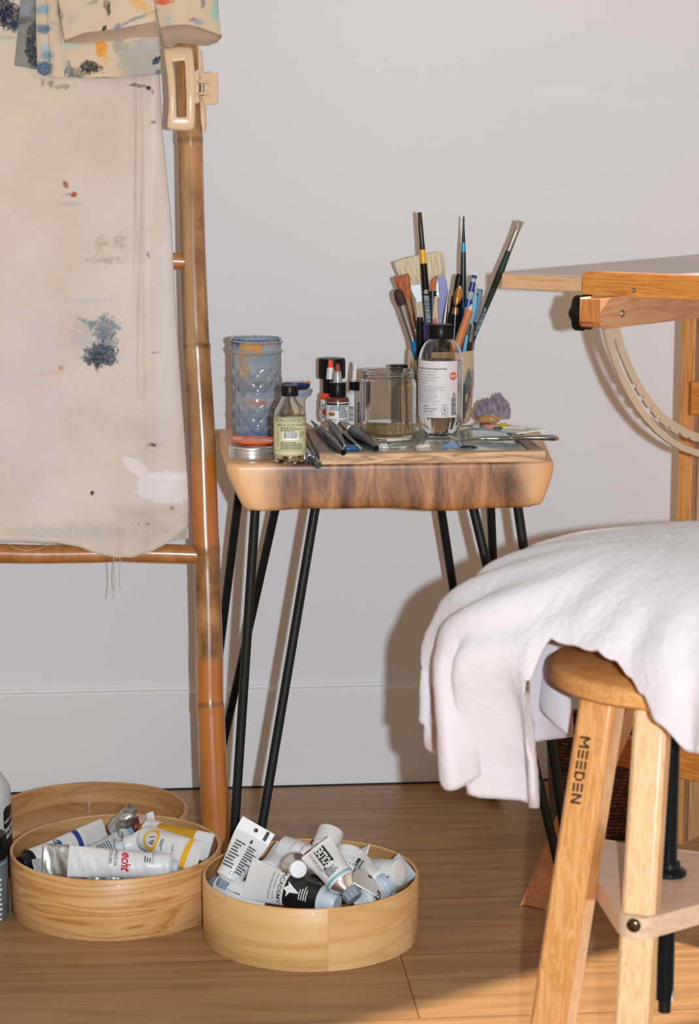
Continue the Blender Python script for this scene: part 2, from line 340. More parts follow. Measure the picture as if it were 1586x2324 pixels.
bb=M(); prof=[(-.0,0),(-.013,0),(-.013,.1535),(-.011,.1568),(-.006,.1575),(-.004,.1575),(-.004,.161),(0,.161)]
xs=[-2.6,WX]
bb.add([(x,y,z) for x in xs for y,z in prof],[(i,i+1,len(prof)+i+1,len(prof)+i) for i in range(len(prof)-1)])
structure('baseboard_back',bb,TRIMM)
g=M(); g.box(((-2.6+WX)/2,-.0145,.0012),(WX+2.6,.003,.0024)); structure('trim_1',g,pm('dark_floor_gap',(.02,.015,.012),rough=.9))
# ================================================================== SIDE TABLE
T=.593
def slab_mat():
    m,t,p=nt('live_edge_wood'); L=t.links; tc=N(t,'ShaderNodeTexCoord')
    mp=N(t,'ShaderNodeMapping'); mp.inputs['Scale'].default_value=(7,2.0,1.3); mp.inputs['Rotation'].default_value=(0,R(18),0); L.new(tc.outputs['Object'],mp.inputs['Vector'])
    n=N(t,'ShaderNodeTexNoise'); n.inputs['Scale'].default_value=4.5; n.inputs['Detail'].default_value=12; n.inputs['Roughness'].default_value=.70; n.inputs['Distortion'].default_value=.7; L.new(mp.outputs[0],n.inputs['Vector'])
    r=ramp(t,[(.36,S(66,38,22)),(.45,S(114,70,40)),(.54,S(158,104,62)),(.66,S(196,142,94))]); L.new(n.outputs['Fac'],r.inputs[0])
    sx=N(t,'ShaderNodeSeparateXYZ'); L.new(tc.outputs['Object'],sx.inputs[0])
    # pale sapwood towards both ends
    nn=N(t,'ShaderNodeTexNoise'); nn.inputs['Scale'].default_value=14; L.new(tc.outputs['Object'],nn.inputs['Vector'])
    ab=N(t,'ShaderNodeMath',operation='ABSOLUTE'); sh=N(t,'ShaderNodeMath',operation='SUBTRACT'); sh.inputs[1].default_value=.005; L.new(sx.outputs['X'],sh.inputs[0]); L.new(sh.outputs[0],ab.inputs[0])
    ma=N(t,'ShaderNodeMath',operation='MULTIPLY_ADD'); ma.inputs[1].default_value=.09; L.new(nn.outputs['Fac'],ma.inputs[0]); L.new(ab.outputs[0],ma.inputs[2])
    mr=N(t,'ShaderNodeMapRange',interpolation_type='SMOOTHSTEP'); mr.inputs['From Min'].default_value=.185; mr.inputs['From Max'].default_value=.235; L.new(ma.outputs[0],mr.inputs['Value'])
    mx=N(t,'ShaderNodeMix',data_type='RGBA'); L.new(mr.outputs[0],mx.inputs['Factor']); L.new(r.outputs[0],mx.inputs['A']); mx.inputs['B'].default_value=C4(S(222,172,124))
    # bark-dark line under the top edge
    no=N(t,'ShaderNodeTexNoise'); no.inputs['Scale'].default_value=40; no.inputs['Detail'].default_value=4; L.new(tc.outputs['Object'],no.inputs['Vector'])
    # crack
    L.new(stains(t,mx.outputs['Result'],tc.outputs['UV'],[
        (0,0,1,1,(.1,.05,.02),0)]),p.inputs['Base Color'])
    p.inputs['Roughness'].default_value=.42; p.inputs['Coat Weight'].default_value=.15; p.inputs['Coat Roughness'].default_value=.3
    b=N(t,'ShaderNodeBump'); b.inputs['Strength'].default_value=.3; b.inputs['Distance'].default_value=.001; L.new(n.outputs['Fac'],b.inputs['Height']); L.new(b.outputs['Normal'],p.inputs['Normal'])
    return m
SLAB=slab_mat(); CRACK=pm('wood_crack',(.03,.015,.008),rough=.9)
A=PZ(515,1054,T); B=PZ(1258,1046,T); Cc=PZ(1225,973,T); Dd=PZ(490,972,T)
tc_=(A+B+Cc+Dd)/4; tc_.z=T
tb=thing('side_table','small side table: thick live-edge wood slab on thin black hairpin legs','table',(tc_.x,tc_.y,0))
def slab_pt(u, v):
    """u around the plan, v down the side"""
    corners=[A,B,Cc,Dd]; rc=.016; segs=[]
    t=(u*4)%4; k=int(t); f=t-k                       # corner k: arc for f<.3, then the straight side to corner k+1
    c=corners[k]; p_=corners[k-1]; n_=corners[(k+1)%4]; n2_=corners[(k+2)%4]
    d1=(p_-c).normalized(); d2=(n_-c).normalized(); e1=(c-n_).normalized()
    if f<.35:
        q=f/.35*PI/2; return c+d1*rc*(1-math.sin(q))+d2*rc*(1-math.cos(q))
    q=(f-.35)/.65; a_=c+d2*rc; b_=n_-d2*rc; return a_+(b_-a_)*q
nu=200; mm=M(); th=.060
prof=[(.0,0,.0),(.55,0,.0),(.93,0,.0),(.975,0,.0),(.990,.0012,0),(.998,.004,0),(1.0,.008,0),(1.0,.02,0),(1.0,.035,0),(.999,.046,0),(.996,.054,0),(.985,.0585,0),(.95,.060,0),(.5,.060,0),(0,.060,0)]
vs=[];uvs=[]
for (s_,dz,_) in prof:
    for k in range(nu):
        q=slab_pt(k/nu,0); d=q-tc_
        wob=1+.0015*math.sin(k*.31+1)
        ex=0
        ex=-.42*max(0,dz-.012)*min(1,max(0,(tc_.x-.12-q.x)/.06))      # the left end slopes inwards
        ex+=.33*max(0,dz-.016)*min(1,max(0,(q.x-tc_.x-.12)/.06))
        nz=.0012*math.sin(k*.21+2)+.0006*math.sin(k*.6) if dz>.03 else 0
        P=tc_+d*s_*wob; P.z=T-dz+nz-(.0025*math.exp(-((q.x-tc_.x-.06)/.05)**2) if dz>.045 and q.y<tc_.y else 0)
        if s_>.9: P.x-=ex; 
        vs.append(P); uvs.append((0,0))
fs=[]
for i in range(len(prof)-1):
    for k in range(nu): fs.append((i*nu+k,(i+1)*nu+k,(i+1)*nu+(k+1)%nu,i*nu+(k+1)%nu))
mm.add(vs,fs,0,uvs)
# the split in the front face
yf=PZ(980,1056,T).y-.0005
def crk(pts,wd):
    for (a,b),(c,d) in zip(pts,pts[1:]):
        w2=wd
        mm.add([PY(a,b-w2,yf),PY(c,d-w2,yf),PY(c,d+w2,yf),PY(a,b+w2,yf)],[(0,1,2,3)],1)
part(tb,'tabletop',mm,[SLAB,CRACK],W=True,smooth=60)
# black hairpin legs: rod tops under the slab, U-bend at the floor
HP=pm('black_powder_coated_steel',(.008,.010,.010),rough=.45,var=.15,spec=.3)
def hairpin(t1,t2,f1,f2,Dt1,Dt2,Df):
    zt=T-th-.002
    P1=PZ(t1,1157,zt); P2=PZ(t2,1157,zt)
    a=PD(t1,1155,Dt1); b=PD(t2,1155,Dt2); a.z=b.z=zt
    F=PZ(0,0,0); 
    c=RP(f1[0],f1[1],Vector((0,0,.03)),UPZ); d=RP(f2[0],f2[1],Vector((0,0,.03)),UPZ)
    m=M(); pts=[a]; 
    n=14
    pts=[a+(c-a)*i/6 for i in range(7)]
    mid=(c+d)/2; dv=(d-c)
    for i in range(1,8):
        an=PI*i/8; pts.append(mid-dv/2*math.cos(an)+Vector((0,0,-.024*math.sin(an))))
    pts+=[d+(b-d)*i/6 for i in range(7)]
    m.tube(pts,.0062,14)
    o=part(tb,'leg',m,HP,W=True,smooth=60)
    pl=M(); cpt=(a+b)/2
    for p in (a,b): pl.box((p.x,p.y,zt+.001),(.03,.03,.003))
    v=b-a; rot=Vector((v.x,v.y,0)).to_track_quat('X','Z').to_matrix(); pl.box((cpt.x,cpt.y,zt+.001),(v.length,.02,.003),rot)
    part(o,'mounting_plate',pl,HP,W=True,smooth=0)
hairpin(580,718,(524,2005),(572,2008),2.80,2.83,2.76)
hairpin(548,643,(461,1777),(487,1777),3.04,3.06,3.2)
hairpin(1070,1174,(1276,2000),(1296,1995),2.83,2.80,2.8)
hairpin(989,1110,(1095,1772),(1139,1772),3.04,3.04,3.2)
# ================================================================== LADDER WITH THE DROP CLOTH
LN=Vector((0,1,-.15)).normalized(); L0=Vector((0,-.370,0))
def LP(px,py,off=0.0): return RP(px,py,L0-LN*off,LN)     # a point on the leaning plane of the ladder, off towards the camera
def bamboo_mat(name,lst,warm=1.0):
    m,t,p=nt(name); L=t.links; tc=N(t,'ShaderNodeTexCoord'); mp=N(t,'ShaderNodeMapping'); mp.inputs['Scale'].default_value=(1,1,.12); L.new(tc.outputs['Object'],mp.inputs['Vector'])
    n=N(t,'ShaderNodeTexNoise'); n.inputs['Scale'].default_value=60; n.inputs['Detail'].default_value=5; L.new(mp.outputs[0],n.inputs['Vector'])
    n3=N(t,'ShaderNodeTexNoise'); n3.inputs['Scale'].default_value=16; n3.inputs['Detail'].default_value=6; n3.inputs['Roughness'].default_value=.7; L.new(tc.outputs['Object'],n3.inputs['Vector'])
    ad=N(t,'ShaderNodeMath',operation='ADD'); L.new(n.outputs['Fac'],ad.inputs[0]); L.new(n3.outputs['Fac'],ad.inputs[1])
    hf=N(t,'ShaderNodeMath',operation='MULTIPLY'); hf.inputs[1].default_value=.5; L.new(ad.outputs[0],hf.inputs[0])
    r=ramp(t,[(.36,S(96,58,28)),(.48,S(150,100,56)),(.58,S(178,128,78)),(.7,S(196,152,102))]); L.new(hf.outputs[0],r.inputs[0])
    L.new(stains(t,r.outputs[0],tc.outputs['UV'],lst),p.inputs['Base Color'])
    p.inputs['Roughness'].default_value=.3; p.inputs['Coat Weight'].default_value=.6; p.inputs['Coat Roughness'].default_value=.13
    b=N(t,'ShaderNodeBump'); b.inputs['Strength'].default_value=.25; b.inputs['Distance'].default_value=.001; L.new(n.outputs['Fac'],b.inputs['Height']); L.new(b.outputs['Normal'],p.inputs['Normal'])
    return m
OR=S(190,112,44)
BAM=bamboo_mat('bamboo_pole',[(500,1140,700,105,OR,.9,.06,.25),(500,1610,900,115,OR,.85,.08,.3),(500,1800,900,110,OR,.7,.3,.3),
   (500,320,900,7,S(96,62,34),.6,.5,.2),(500,785,900,6,S(80,48,26),.7,.5,.2),(500,600,160,200,S(120,72,34),.45,.6,.8),(650,700,120,380,S(200,164,120),.6,.5,.6),(500,940,300,120,S(120,74,34),.5,.5,.9),
   (500,1250,900,10,S(130,80,40),.5,.6,.2),(500,1597,900,6,S(110,66,30),.6,.6,.2)])
ld_=thing('bamboo_ladder','leaning bamboo ladder with glossy golden brown pole and thin rungs','ladder',LP(493,1980),)
keys=[(-120,414,26),(0,418,26),(95,423,27),(290,431,27.5),(318,432,29.5),(330,433,27.5),(560,438,28),(700,443,29),(775,446,29.5),(790,447,31.5),(803,448,29.5),(1000,459,30),(1180,465,30),(1235,467,31),(1250,468,32),(1262,469,30),(1430,474,30.5),(1500,475,31.5),(1560,476,30.5),(1592,476,31),(1602,477,32.5),(1615,478,31),(1750,484,32),(1900,491,32),(1990,495,32)]
pp=[];rr=[];vv=[]
def kx(y):
    for (a,b,c),(d,e,f_) in zip(keys,keys[1:]):
        if a<=y<=d: q=(y-a)/(d-a); return b+(e-b)*q, c+(f_-c)*q
    return keys[-1][1:]
ys=sorted(set([k[0] for k in keys]+list(range(-100,1980,40))))
for y in ys:
    x,r_=kx(y); P=LP(x,y); pp.append(P); rr.append(r_/FPX*dep(P)); vv.append(y/1000)
rr[0]=rr[1]
m=M(); m.tube(pp,rr,28,vvals=vv)
def add_top(pp,rr):   # the pole runs on up to the wall
    d=(pp[0]-pp[1]).normalized(); return [pp[0]+d*.95,pp[0]]
m.tube(add_top(pp,rr),[rr[0]*.95,rr[0]],28,vvals=[-1.0,-.12])
m2=M(); off=Vector((-.43,0,0)); m2.tube([q+off for q in pp],rr,28,vvals=vv); m2.tube([q+off for q in add_top(pp,rr)],[rr[0]*.95,rr[0]],28,vvals=[-1,-.12])
part(ld_,'pole',m,BAM,W=True,smooth=50); part(ld_,'pole',m2,BAM,W=True,smooth=50)
RUNG=bamboo_mat('bamboo_rung',[(500,500,2000,2000,S(186,112,48),.6,.2,.9)])
def rung(y0,y1,r0,xr):
    m=M(); a=LP(xr,y1); b=LP(-265,y0); n=16; pts=[];rd=[]
    for i in range(n+1):
        s=i/n; pts.append(a+(b-a)*s+Vector((0,0,.0015*math.sin(s*9)))); rd.append(r0*(1-.12*math.exp(-((s-.24)/.05)**2)+.03*math.sin(s*11)))
    m.tube(pts,rd,20); part(ld_,'rung',m,RUNG,W=True,smooth=50)
rung(1252,1259,.0132,452); rung(588,594,.0115,425); rung(-60,-55,.0115,420)
# --- drop cloth
def coons(top,bot,lef,rig):
    def pl(P):
        d=[0]; 
        for a,b in zip(P,P[1:]): d.append(d[-1]+math.hypot(b[0]-a[0],b[1]-a[1]))
        T_=d[-1] or 1
        def f(t):
            t=min(max(t,0),1)*T_
            for i in range(len(P)-1):
                if t<=d[i+1]+1e-9:
                    q=(t-d[i])/max(1e-9,d[i+1]-d[i]); return (P[i][0]+(P[i+1][0]-P[i][0])*q,P[i][1]+(P[i+1][1]-P[i][1])*q)
            return P[-1]
        return f
    t,b,l,r=pl(top),pl(bot),pl(lef),pl(rig)
    p00,p10,p01,p11=t(0),t(1),b(0),b(1)
    def F(u,v):
        a,c,e,g_=t(u),b(u),l(v),r(v); o=[]
        for k in (0,1): o.append((1-v)*a[k]+v*c[k]+(1-u)*e[k]+u*g_[k]-((1-u)*(1-v)*p00[k]+u*(1-v)*p10[k]+(1-u)*v*p01[k]+u*v*p11[k]))
        return o
    return F
def sheet(top,bot,lef,rig,offf,nu,nv,thick=.0012):
    F=coons(top,bot,lef,rig); m=M()
    m.grid(lambda u,v:LP(F(u,v)[0],F(u,v)[1],offf(u,v,*F(u,v))),nu,nv,0,lambda u,v:(F(u,v)[0]/1000,F(u,v)[1]/1000)); return m
def solid(o,th): s=o.modifiers.new('thickness','SOLIDIFY'); s.thickness=th; s.offset=0; return o
BL=S(24,62,84); TEAL=S(60,120,150); NAVY=S(22,26,60); DK=S(18,34,38)
drop_st=[(238,745,30,26,S(70,100,122),.75,.2,1.3,20),(240,775,24,26,S(90,112,130),.7,.25,1.4),(228,806,37,26,BL,.9,.12,.9),(222,812,18,22,S(12,42,60),.7,.3,1.5),(198,732,22,5,S(100,124,120),.7,.3,1.6,-25),(190,765,24,36,S(150,160,165),.35,.5,1.8),
 (148,421,6,8,S(150,62,28),.85,.3,1.0,20),(168,442,7,6,S(168,56,20),.9,.2,.8),(156,441,10,3,S(150,90,60),.6,.4,1.2),(158,462,18,5,S(190,160,140),.5,.5,1.8),
 (250,572,40,26,S(196,184,170),.7,.1,2.4),(232,556,12,16,S(168,156,140),.6,.3,2.4),(272,546,12,14,S(160,150,136),.6,.3,2.4,30),(240,592,30,6,S(166,152,136),.6,.3,2.4),(252,570,22,9,S(214,198,184),.9,.2,.8,-15),
 (138,835,6,6,S(200,110,80),.8,.5,.8),(105,848,32,4,S(214,166,146),.6,.6,1.3,6),(98,874,28,4,S(220,168,150),.5,.6,1.2),
 (350,1010,6,4,(.01,.01,.01),.95,.3,1.0),(348,1010,14,6,S(90,70,50),.5,.5,1.9),(209,1119,5,5,(.01,.01,.01),.95,.4,.9),(391,1153,6,4,S(40,40,40),.7,.5,1.6),(336,1189,3,3,(.03,.03,.03),.7,.4,1),(314,1190,2,2,(.03,.03,.03),.7,.4,1),
 (385,1105,78,36,S(226,218,218),.9,.06,.5),(310,1062,40,15,S(226,218,218),.85,.08,.6,-38),(400,1083,48,5,S(232,228,232),.7,.4,1.5),
 (115,190,9,7,S(30,30,30),.85,.3,1.4),(140,197,22,5,S(60,60,56),.7,.4,1.9),(97,186,5,10,S(30,34,34),.8,.4,1.5),(318,195,22,4,S(30,34,30),.7,.3,1.5,-6),(338,200,5,5,S(12,24,24),.95,.3,.6),(346,208,3,5,S(40,60,80),.7,.4,1),(348,277,5,4,S(40,48,48),.85,.4,.8),
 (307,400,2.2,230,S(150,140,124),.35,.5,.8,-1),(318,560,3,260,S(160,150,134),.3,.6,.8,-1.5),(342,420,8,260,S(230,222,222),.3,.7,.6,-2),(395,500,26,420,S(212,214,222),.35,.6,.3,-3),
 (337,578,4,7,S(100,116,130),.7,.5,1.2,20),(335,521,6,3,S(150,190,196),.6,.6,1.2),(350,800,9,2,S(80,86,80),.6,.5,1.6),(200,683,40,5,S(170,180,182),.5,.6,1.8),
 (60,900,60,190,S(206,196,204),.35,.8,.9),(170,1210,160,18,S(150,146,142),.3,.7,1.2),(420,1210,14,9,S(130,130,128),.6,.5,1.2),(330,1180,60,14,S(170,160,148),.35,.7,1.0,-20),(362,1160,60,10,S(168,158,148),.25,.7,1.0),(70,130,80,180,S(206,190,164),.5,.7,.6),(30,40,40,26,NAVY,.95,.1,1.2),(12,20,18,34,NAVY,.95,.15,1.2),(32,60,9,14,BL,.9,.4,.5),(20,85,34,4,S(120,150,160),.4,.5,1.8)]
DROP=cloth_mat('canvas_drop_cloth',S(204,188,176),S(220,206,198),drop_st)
top=[(-60,-60),(100,-50),(352,-50)]; rig=[(352,-50),(368,300),(388,500),(398,700),(412,900),(425,1080),(428,1150),(427,1195)]
bot=[(-60,1226),(60,1228),(135,1232),(180,1240),(215,1254),(262,1264),(300,1264),(345,1250),(390,1226),(427,1195)]; lef=[(-60,-60),(-60,1226)]
def off1(u,v,x,y):
    o=.0205+.001*math.sin(x*.02+y*.004)
    o+= .0028*math.exp(-((x-312-(y-200)*.012)/7)**2)*(1 if y<900 else 0) -.003*math.exp(-((x-330-(y-200)*.012)/9)**2)
    e=max(0,(u-.95)/.05); o-= .006*e*e                                    # the right edge turns back
    if y>1120: o+= .004*math.sin((x-260)*.05)*((y-1120)/140)*max(0,min(1,(x-190)/100)) 
    fx=math.exp(-((x-270-(y-1140)*-.1)/14)**2)*max(0,min(1,(y-1130)/80)); o+= -.004*fx
    o+= .0035*math.exp(-(((x-395)*.5+(y-1178)*.9)/13)**2)*max(0,min(1,(x-290)/60))
    if 520<y<600 and 205<x<295: o+=.0006*math.sin(x*.9)*math.sin(y*.8)*math.exp(-((abs(x-250)-30)/14)**2)
    return o
dc=sheet(top,bot,lef,rig,off1,150,300)
dropc=thing('drop_cloth','beige canvas drop cloth with paint stains hanging over the bamboo ladder','cloth',LP(180,1240,.02))
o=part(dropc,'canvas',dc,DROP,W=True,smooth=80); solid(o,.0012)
HEM=cloth_mat('canvas_selvedge',S(196,184,166),S(216,206,190),[])
m=M(); F=coons(top,bot,lef,rig)
def hp(u,k):
    x,y=F(u,1); return LP(x,y-1.0,off1(u,1,x,y)+.0012)
n=420; pts=[hp(i/n*.985,i) for i in range(n+1)]
m.tube(pts,[.0016*(1+.35*math.sin(i*1.15)) for i in range(n+1)],8)
part(dropc,'hem',m,HEM,W=True)
TH=pm('loose_thread',S(190,180,160),rough=.9)
for P in ([(258,1262),(259,1290),(261,1320),(257,1358)],[(272,1262),(273,1275),(270,1310),(273,1340)]):
    m=M(); m.tube([LP(x,y,.021) for x,y in P],[.0006]*4,6); part(dropc,'thread',m,TH,W=True)
m=M(); m.tube([LP(x,y,.02) for x,y in [(15,1231),(30,1242),(55,1250),(85,1246),(120,1234)]],.0004,6); part(dropc,'thread',m,TH,W=True)
m=M(); m.grid(lambda u,v:LP(372+u*56,1206+v*24+u*-8-8*math.sin(u*PI)*(1-v),.006+.004*math.sin(u*7+v)),14,6,0,lambda u,v:(.5,.5)); o=part(dropc,'turned_corner',m,HEM,W=True,smooth=80); solid(o,.0012)
# --- paint splattered garment, folded over the top of the ladder
sm_st=[(205,152,26,13,DK,.96,.2,.9,-8),(178,165,22,14,DK,.7,.5,1.7),(158,158,9,16,S(40,84,104),.7,.4,1.5),(230,108,13,22,S(226,150,24),.95,.15,.8),(240,135,10,18,S(226,176,90),.6,.5,1.2),(270,105,16,18,S(150,148,144),.75,.4,1.0),(320,140,48,50,S(164,166,160),.85,.25,.8),(345,100,34,20,S(178,176,172),.6,.5,.7),(356,137,12,7,S(20,50,84),.95,.2,.7,35),(360,165,6,8,S(40,90,120),.8,.4,1),(160,104,26,5,S(180,196,200),.7,.5,1.4),(240,177,30,2,S(40,50,60),.6,.4,1.7),(140,130,5,70,S(196,190,180),.5,.5,1),
 (243,12,9,14,S(36,46,48),.8,.3,1.9),(247,25,5,12,S(30,34,34),.8,.3,1.5),(237,64,5,7,(.02,.02,.02),.95,.2,.7,-30),(268,60,10,6,S(90,120,150),.8,.5,1.2,30),(318,10,26,12,S(222,172,90),.8,.5,1.2,-30),(320,38,44,4,S(110,130,142),.75,.4,1.2,22),(290,50,22,3,S(120,140,150),.6,.4,1.5,30),(160,44,12,7,S(150,160,160),.7,.6,1.6,30),(135,28,7,16,S(50,70,70),.7,.4,1.4,15),(212,5,12,5,S(90,100,90),.6,.5,1.7,20),(180,30,30,40,S(200,188,176),.5,.8,1),
 (372,4,20,8,S(214,84,30),.95,.3,.9),(460,8,5,9,S(60,100,140),.8,.5,1),(382,46,8,8,S(150,180,190),.7,.6,1.3),(490,20,9,30,S(130,190,190),.85,.4,1.1,-10),(450,50,12,7,S(110,150,180),.75,.5,1.2,-20),(437,44,8,4,S(130,90,70),.7,.5,1.1,20),(340,30,10,10,S(226,190,120),.6,.7,1.4),
 (98,22,18,12,S(110,160,186),.85,.5,.8),(98,66,18,10,S(50,110,146),.9,.5,.8),(104,112,14,14,S(150,180,196),.7,.6,.8),(108,128,14,12,S(80,130,160),.8,.6,.9),(102,155,18,17,S(40,86,120),.95,.4,1.0),(92,150,8,14,S(60,110,150),.7,.5,1.2),(122,52,6,5,S(130,160,170),.8,.5,1),(126,30,12,26,S(214,196,168),.5,.6,.7),(142,110,4,18,S(226,222,220),.6,.5,1.4)]
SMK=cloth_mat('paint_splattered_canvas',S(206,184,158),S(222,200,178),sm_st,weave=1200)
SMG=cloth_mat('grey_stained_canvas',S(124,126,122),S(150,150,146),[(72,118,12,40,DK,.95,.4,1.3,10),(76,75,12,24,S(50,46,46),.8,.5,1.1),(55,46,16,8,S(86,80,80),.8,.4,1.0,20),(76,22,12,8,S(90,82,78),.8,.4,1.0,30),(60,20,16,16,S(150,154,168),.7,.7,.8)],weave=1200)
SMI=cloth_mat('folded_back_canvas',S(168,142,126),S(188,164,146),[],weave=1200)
sk=thing('paint_smock','folded paint-splattered canvas smock draped over the top of the ladder','clothing',LP(250,178,.03))
def pan(name,top,bot,lef,rig,of,mat,th=.0014,nu=40,nv=30,uvo=None):
    o=part(sk,name,sheet(top,bot,lef,rig,of,nu,nv),mat,W=True,smooth=80); solid(o,th); return o
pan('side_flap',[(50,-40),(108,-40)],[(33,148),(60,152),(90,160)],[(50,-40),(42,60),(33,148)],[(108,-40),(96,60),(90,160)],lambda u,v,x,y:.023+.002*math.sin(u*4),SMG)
pan('tie_dyed_strip',[(82,-40),(110,-40)],[(86,164),(98,172),(116,170)],[(82,-40),(82,60),(86,164)],[(110,-40),(112,60),(117,170)],lambda u,v,x,y:.029+.003*math.sin(u*PI),SMK)
pan('placket',[(106,-40),(128,-40)],[(117,177),(146,177)],[(106,-40),(110,60),(117,177)],[(128,-40),(134,60),(146,177)],lambda u,v,x,y:.033+.002*math.sin(u*PI),SMK,th=.002)
pan('lower_panel',[(130,-40),(366,-40)],[(142,174),(200,178),(260,177),(366,168)],[(130,-40),(134,60),(142,174)],[(366,-40),(360,60),(366,168)],lambda u,v,x,y:.027+.002*math.sin(x*.03)*v+.003*u,SMK)
up=pan('upper_fold',[(128,-40),(358,-40)],[(146,92),(190,75),(250,68),(352,50)],[(128,-40),(134,20),(146,92)],[(358,-40),(354,0),(352,50)],lambda u,v,x,y:.040+.004*math.sin(v*2.5)+.002*math.sin(x*.05),SMK)
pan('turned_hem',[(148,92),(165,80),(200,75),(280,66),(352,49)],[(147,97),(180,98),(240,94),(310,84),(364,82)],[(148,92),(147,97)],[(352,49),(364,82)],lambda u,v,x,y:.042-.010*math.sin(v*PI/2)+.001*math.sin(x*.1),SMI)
# the sleeve: a flattened tube with an open end
pan('sleeve',[(352,-40),(492,-40)],[(362,64),(380,58),(420,56),(450,61),(501,80)],[(352,-40),(352,10),(362,64)],[(492,-40),(496,30),(501,80)],lambda u,v,x,y:.046+.012*math.sin(min(1,u*1.02)*PI)**.6+.001*math.sin(x*.1),SMK)
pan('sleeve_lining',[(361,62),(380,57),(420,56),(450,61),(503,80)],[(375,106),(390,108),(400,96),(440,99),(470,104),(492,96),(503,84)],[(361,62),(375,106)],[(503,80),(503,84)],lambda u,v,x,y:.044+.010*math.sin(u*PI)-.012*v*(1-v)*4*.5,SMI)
# --- claw hair clip on the pole
CLP=pm('beige_acetate',S(222,190,154),rough=.3,coat=.5,var=.04)
hc=thing('hair_claw_clip','beige rectangular claw hair clip gripping the bamboo pole below the smock','hair clip',LP(412,295,.05))
def ringpoly(px,off): return [LP(x,y,off(x,y)) for x,y in px]
outer=[(377,113),(415,107),(431,108),(437,114),(440,200),(441,288),(436,294),(415,296),(384,293),(380,286),(382,250),(381,180),(373,125)]
inner=[(392,141),(418,138),(421,200),(423,265),(400,265),(397,225),(396,180)]
m=M()
def fo(x,y): return .036+.010*math.sin((y-107)/189*PI)
def loopf(P):
    d=[0]; Q=P+[P[0]]
    for a_,b_ in zip(Q,Q[1:]): d.append(d[-1]+math.hypot(b_[0]-a_[0],b_[1]-a_[1]))
    def f(t):
        t=(t%1)*d[-1]
        for i in range(len(P)):
            if t<=d[i+1]: q=(t-d[i])/(d[i+1]-d[i]); return (Q[i][0]+(Q[i+1][0]-Q[i][0])*q, Q[i][1]+(Q[i+1][1]-Q[i][1])*q)
    return f
OU=[(376,110),(384,108),(400,106.5),(418,106),(430,107),(436,112),(438,130),(441,165),(442,200),(442,240),(441,280),(439,292),(434,295),(420,296.5),(400,295.5),(385,294),(380,290),(380,280),(383,255),(384,225),(382,190),(379,160),(374,130),(373,114)]
IN=[(391,141),(398,140),(406,139),(414,138),(418,138),(419,141),(420,150),(421,175),(422,200),(423,225),(423,250),(423,262),(422,265.5),(418,266),(412,266),(406,266),(401,265.5),(400,262),(399,245),(398,225),(397,200),(396,180),(394,160),(391,146)]
m=M(); nn=len(OU)
def cl(u,v):
    k=u*nn; i=int(k)%nn; q=k-int(k); j=(i+1)%nn
    o_=(OU[i][0]+(OU[j][0]-OU[i][0])*q,OU[i][1]+(OU[j][1]-OU[i][1])*q); n_=(IN[i][0]+(IN[j][0]-IN[i][0])*q,IN[i][1]+(IN[j][1]-IN[i][1])*q)
    x=o_[0]+(n_[0]-o_[0])*v; y=o_[1]+(n_[1]-o_[1])*v
    return LP(x,y,fo(x,y)+.0012*math.sin(v*PI))
m.grid(cl,nn*4,6); o=part(hc,'front_jaw',m,CLP,W=True,smooth=60); solid(o,.003)
m=M(); m.prism([LP(x,y,.034) for x,y in [(440,165),(450,158),(452,232),(441,234)]],LN*.004)
part(hc,'hinge_plate',m,CLP,W=True,bevel=.0005)
m=M(); m.prism([LP(x,y,.006) for x,y in [(450,112),(455,112),(462,190),(466,285),(462,298),(456,280),(452,200)]],LN*.006+CR*.002); 
m.prism([LP(x,y,.022-(x-462)*.0003) for x,y in [(455,168),(490,163),(494,168),(495,230),(490,236),(466,237),(458,225)]],LN*.0035)
part(hc,'back_jaw',m,CLP,W=True,bevel=.0008)
for y in (186,213):
    m=M(); m.tube([LP(449,y,.038),LP(460,y-1,.034),LP(468,y+1,.03),LP(474,y+2,.026)],.0022,10); part(hc,'hinge_pin',m,CLP,W=True)
m=M(); pts=[]
for i in range(90):
    a=i*.7; c=LP(458,186+i*.34,.031); pts.append(c+CR*.0035*math.cos(a)-LN*.0035*math.sin(a))
m.tube(pts,.0007,6); part(hc,'spring',m,STEEL,W=True)
# ================================================================== ON THE SIDE TABLE
def zat(py,D): return 1.0-D*math.tan(PITCH+math.atan((py-H_/2)/FPX))
def on(px,py,r,z):
    q=PZ(px,py,z); return CPZ(px,dist(q)+r,z)
def dist(p): return (p-CAM).dot(CF)
def a0(p): v=CAM-p; return math.atan2(v.y,v.x)
def cyl_fn(r,a,eps=.00025,rf=None):
    def f(x,y):
        rr=(rf(y) if rf else r)+eps; t=a+x/r
        return Vector((rr*math.cos(t),rr*math.sin(t),y))
    return f
def patch(m,fn,x0,y0,x1,y1,n=24,mi=0,corner=0):
    m.grid(lambda u,v:fn(x0+(x1-x0)*u,y0+(y1-y0)*v),n,2,mi)
def circ(m,fn,cx,cy,r0,r1,mi,n=28):
    for k in range(n):
        a,b=2*PI*k/n,2*PI*(k+1)/n
        if r0<=0: m.add([fn(cx,cy),fn(cx+r1*math.cos(a),cy+r1*math.sin(a)),fn(cx+r1*math.cos(b),cy+r1*math.sin(b))],[(0,1,2)],mi)
        else: m.add([fn(cx+q*math.cos(w),cy+q*math.sin(w)) for q,w in((r0,a),(r1,a),(r1,b),(r0,b))],[(0,1,2,3)],mi)
def two_wall(outer,wall,floor):
    """outer profile from the base centre up to the lip -> closed glass wall profile"""
    inn=[(max(0,r-wall),z) for r,z in outer if z>floor and r-wall>0]
    return [(0,0)]+[p for p in outer]+[(outer[-1][0]-wall,outer[-1][1])]+list(reversed(inn))+[(0,floor)]
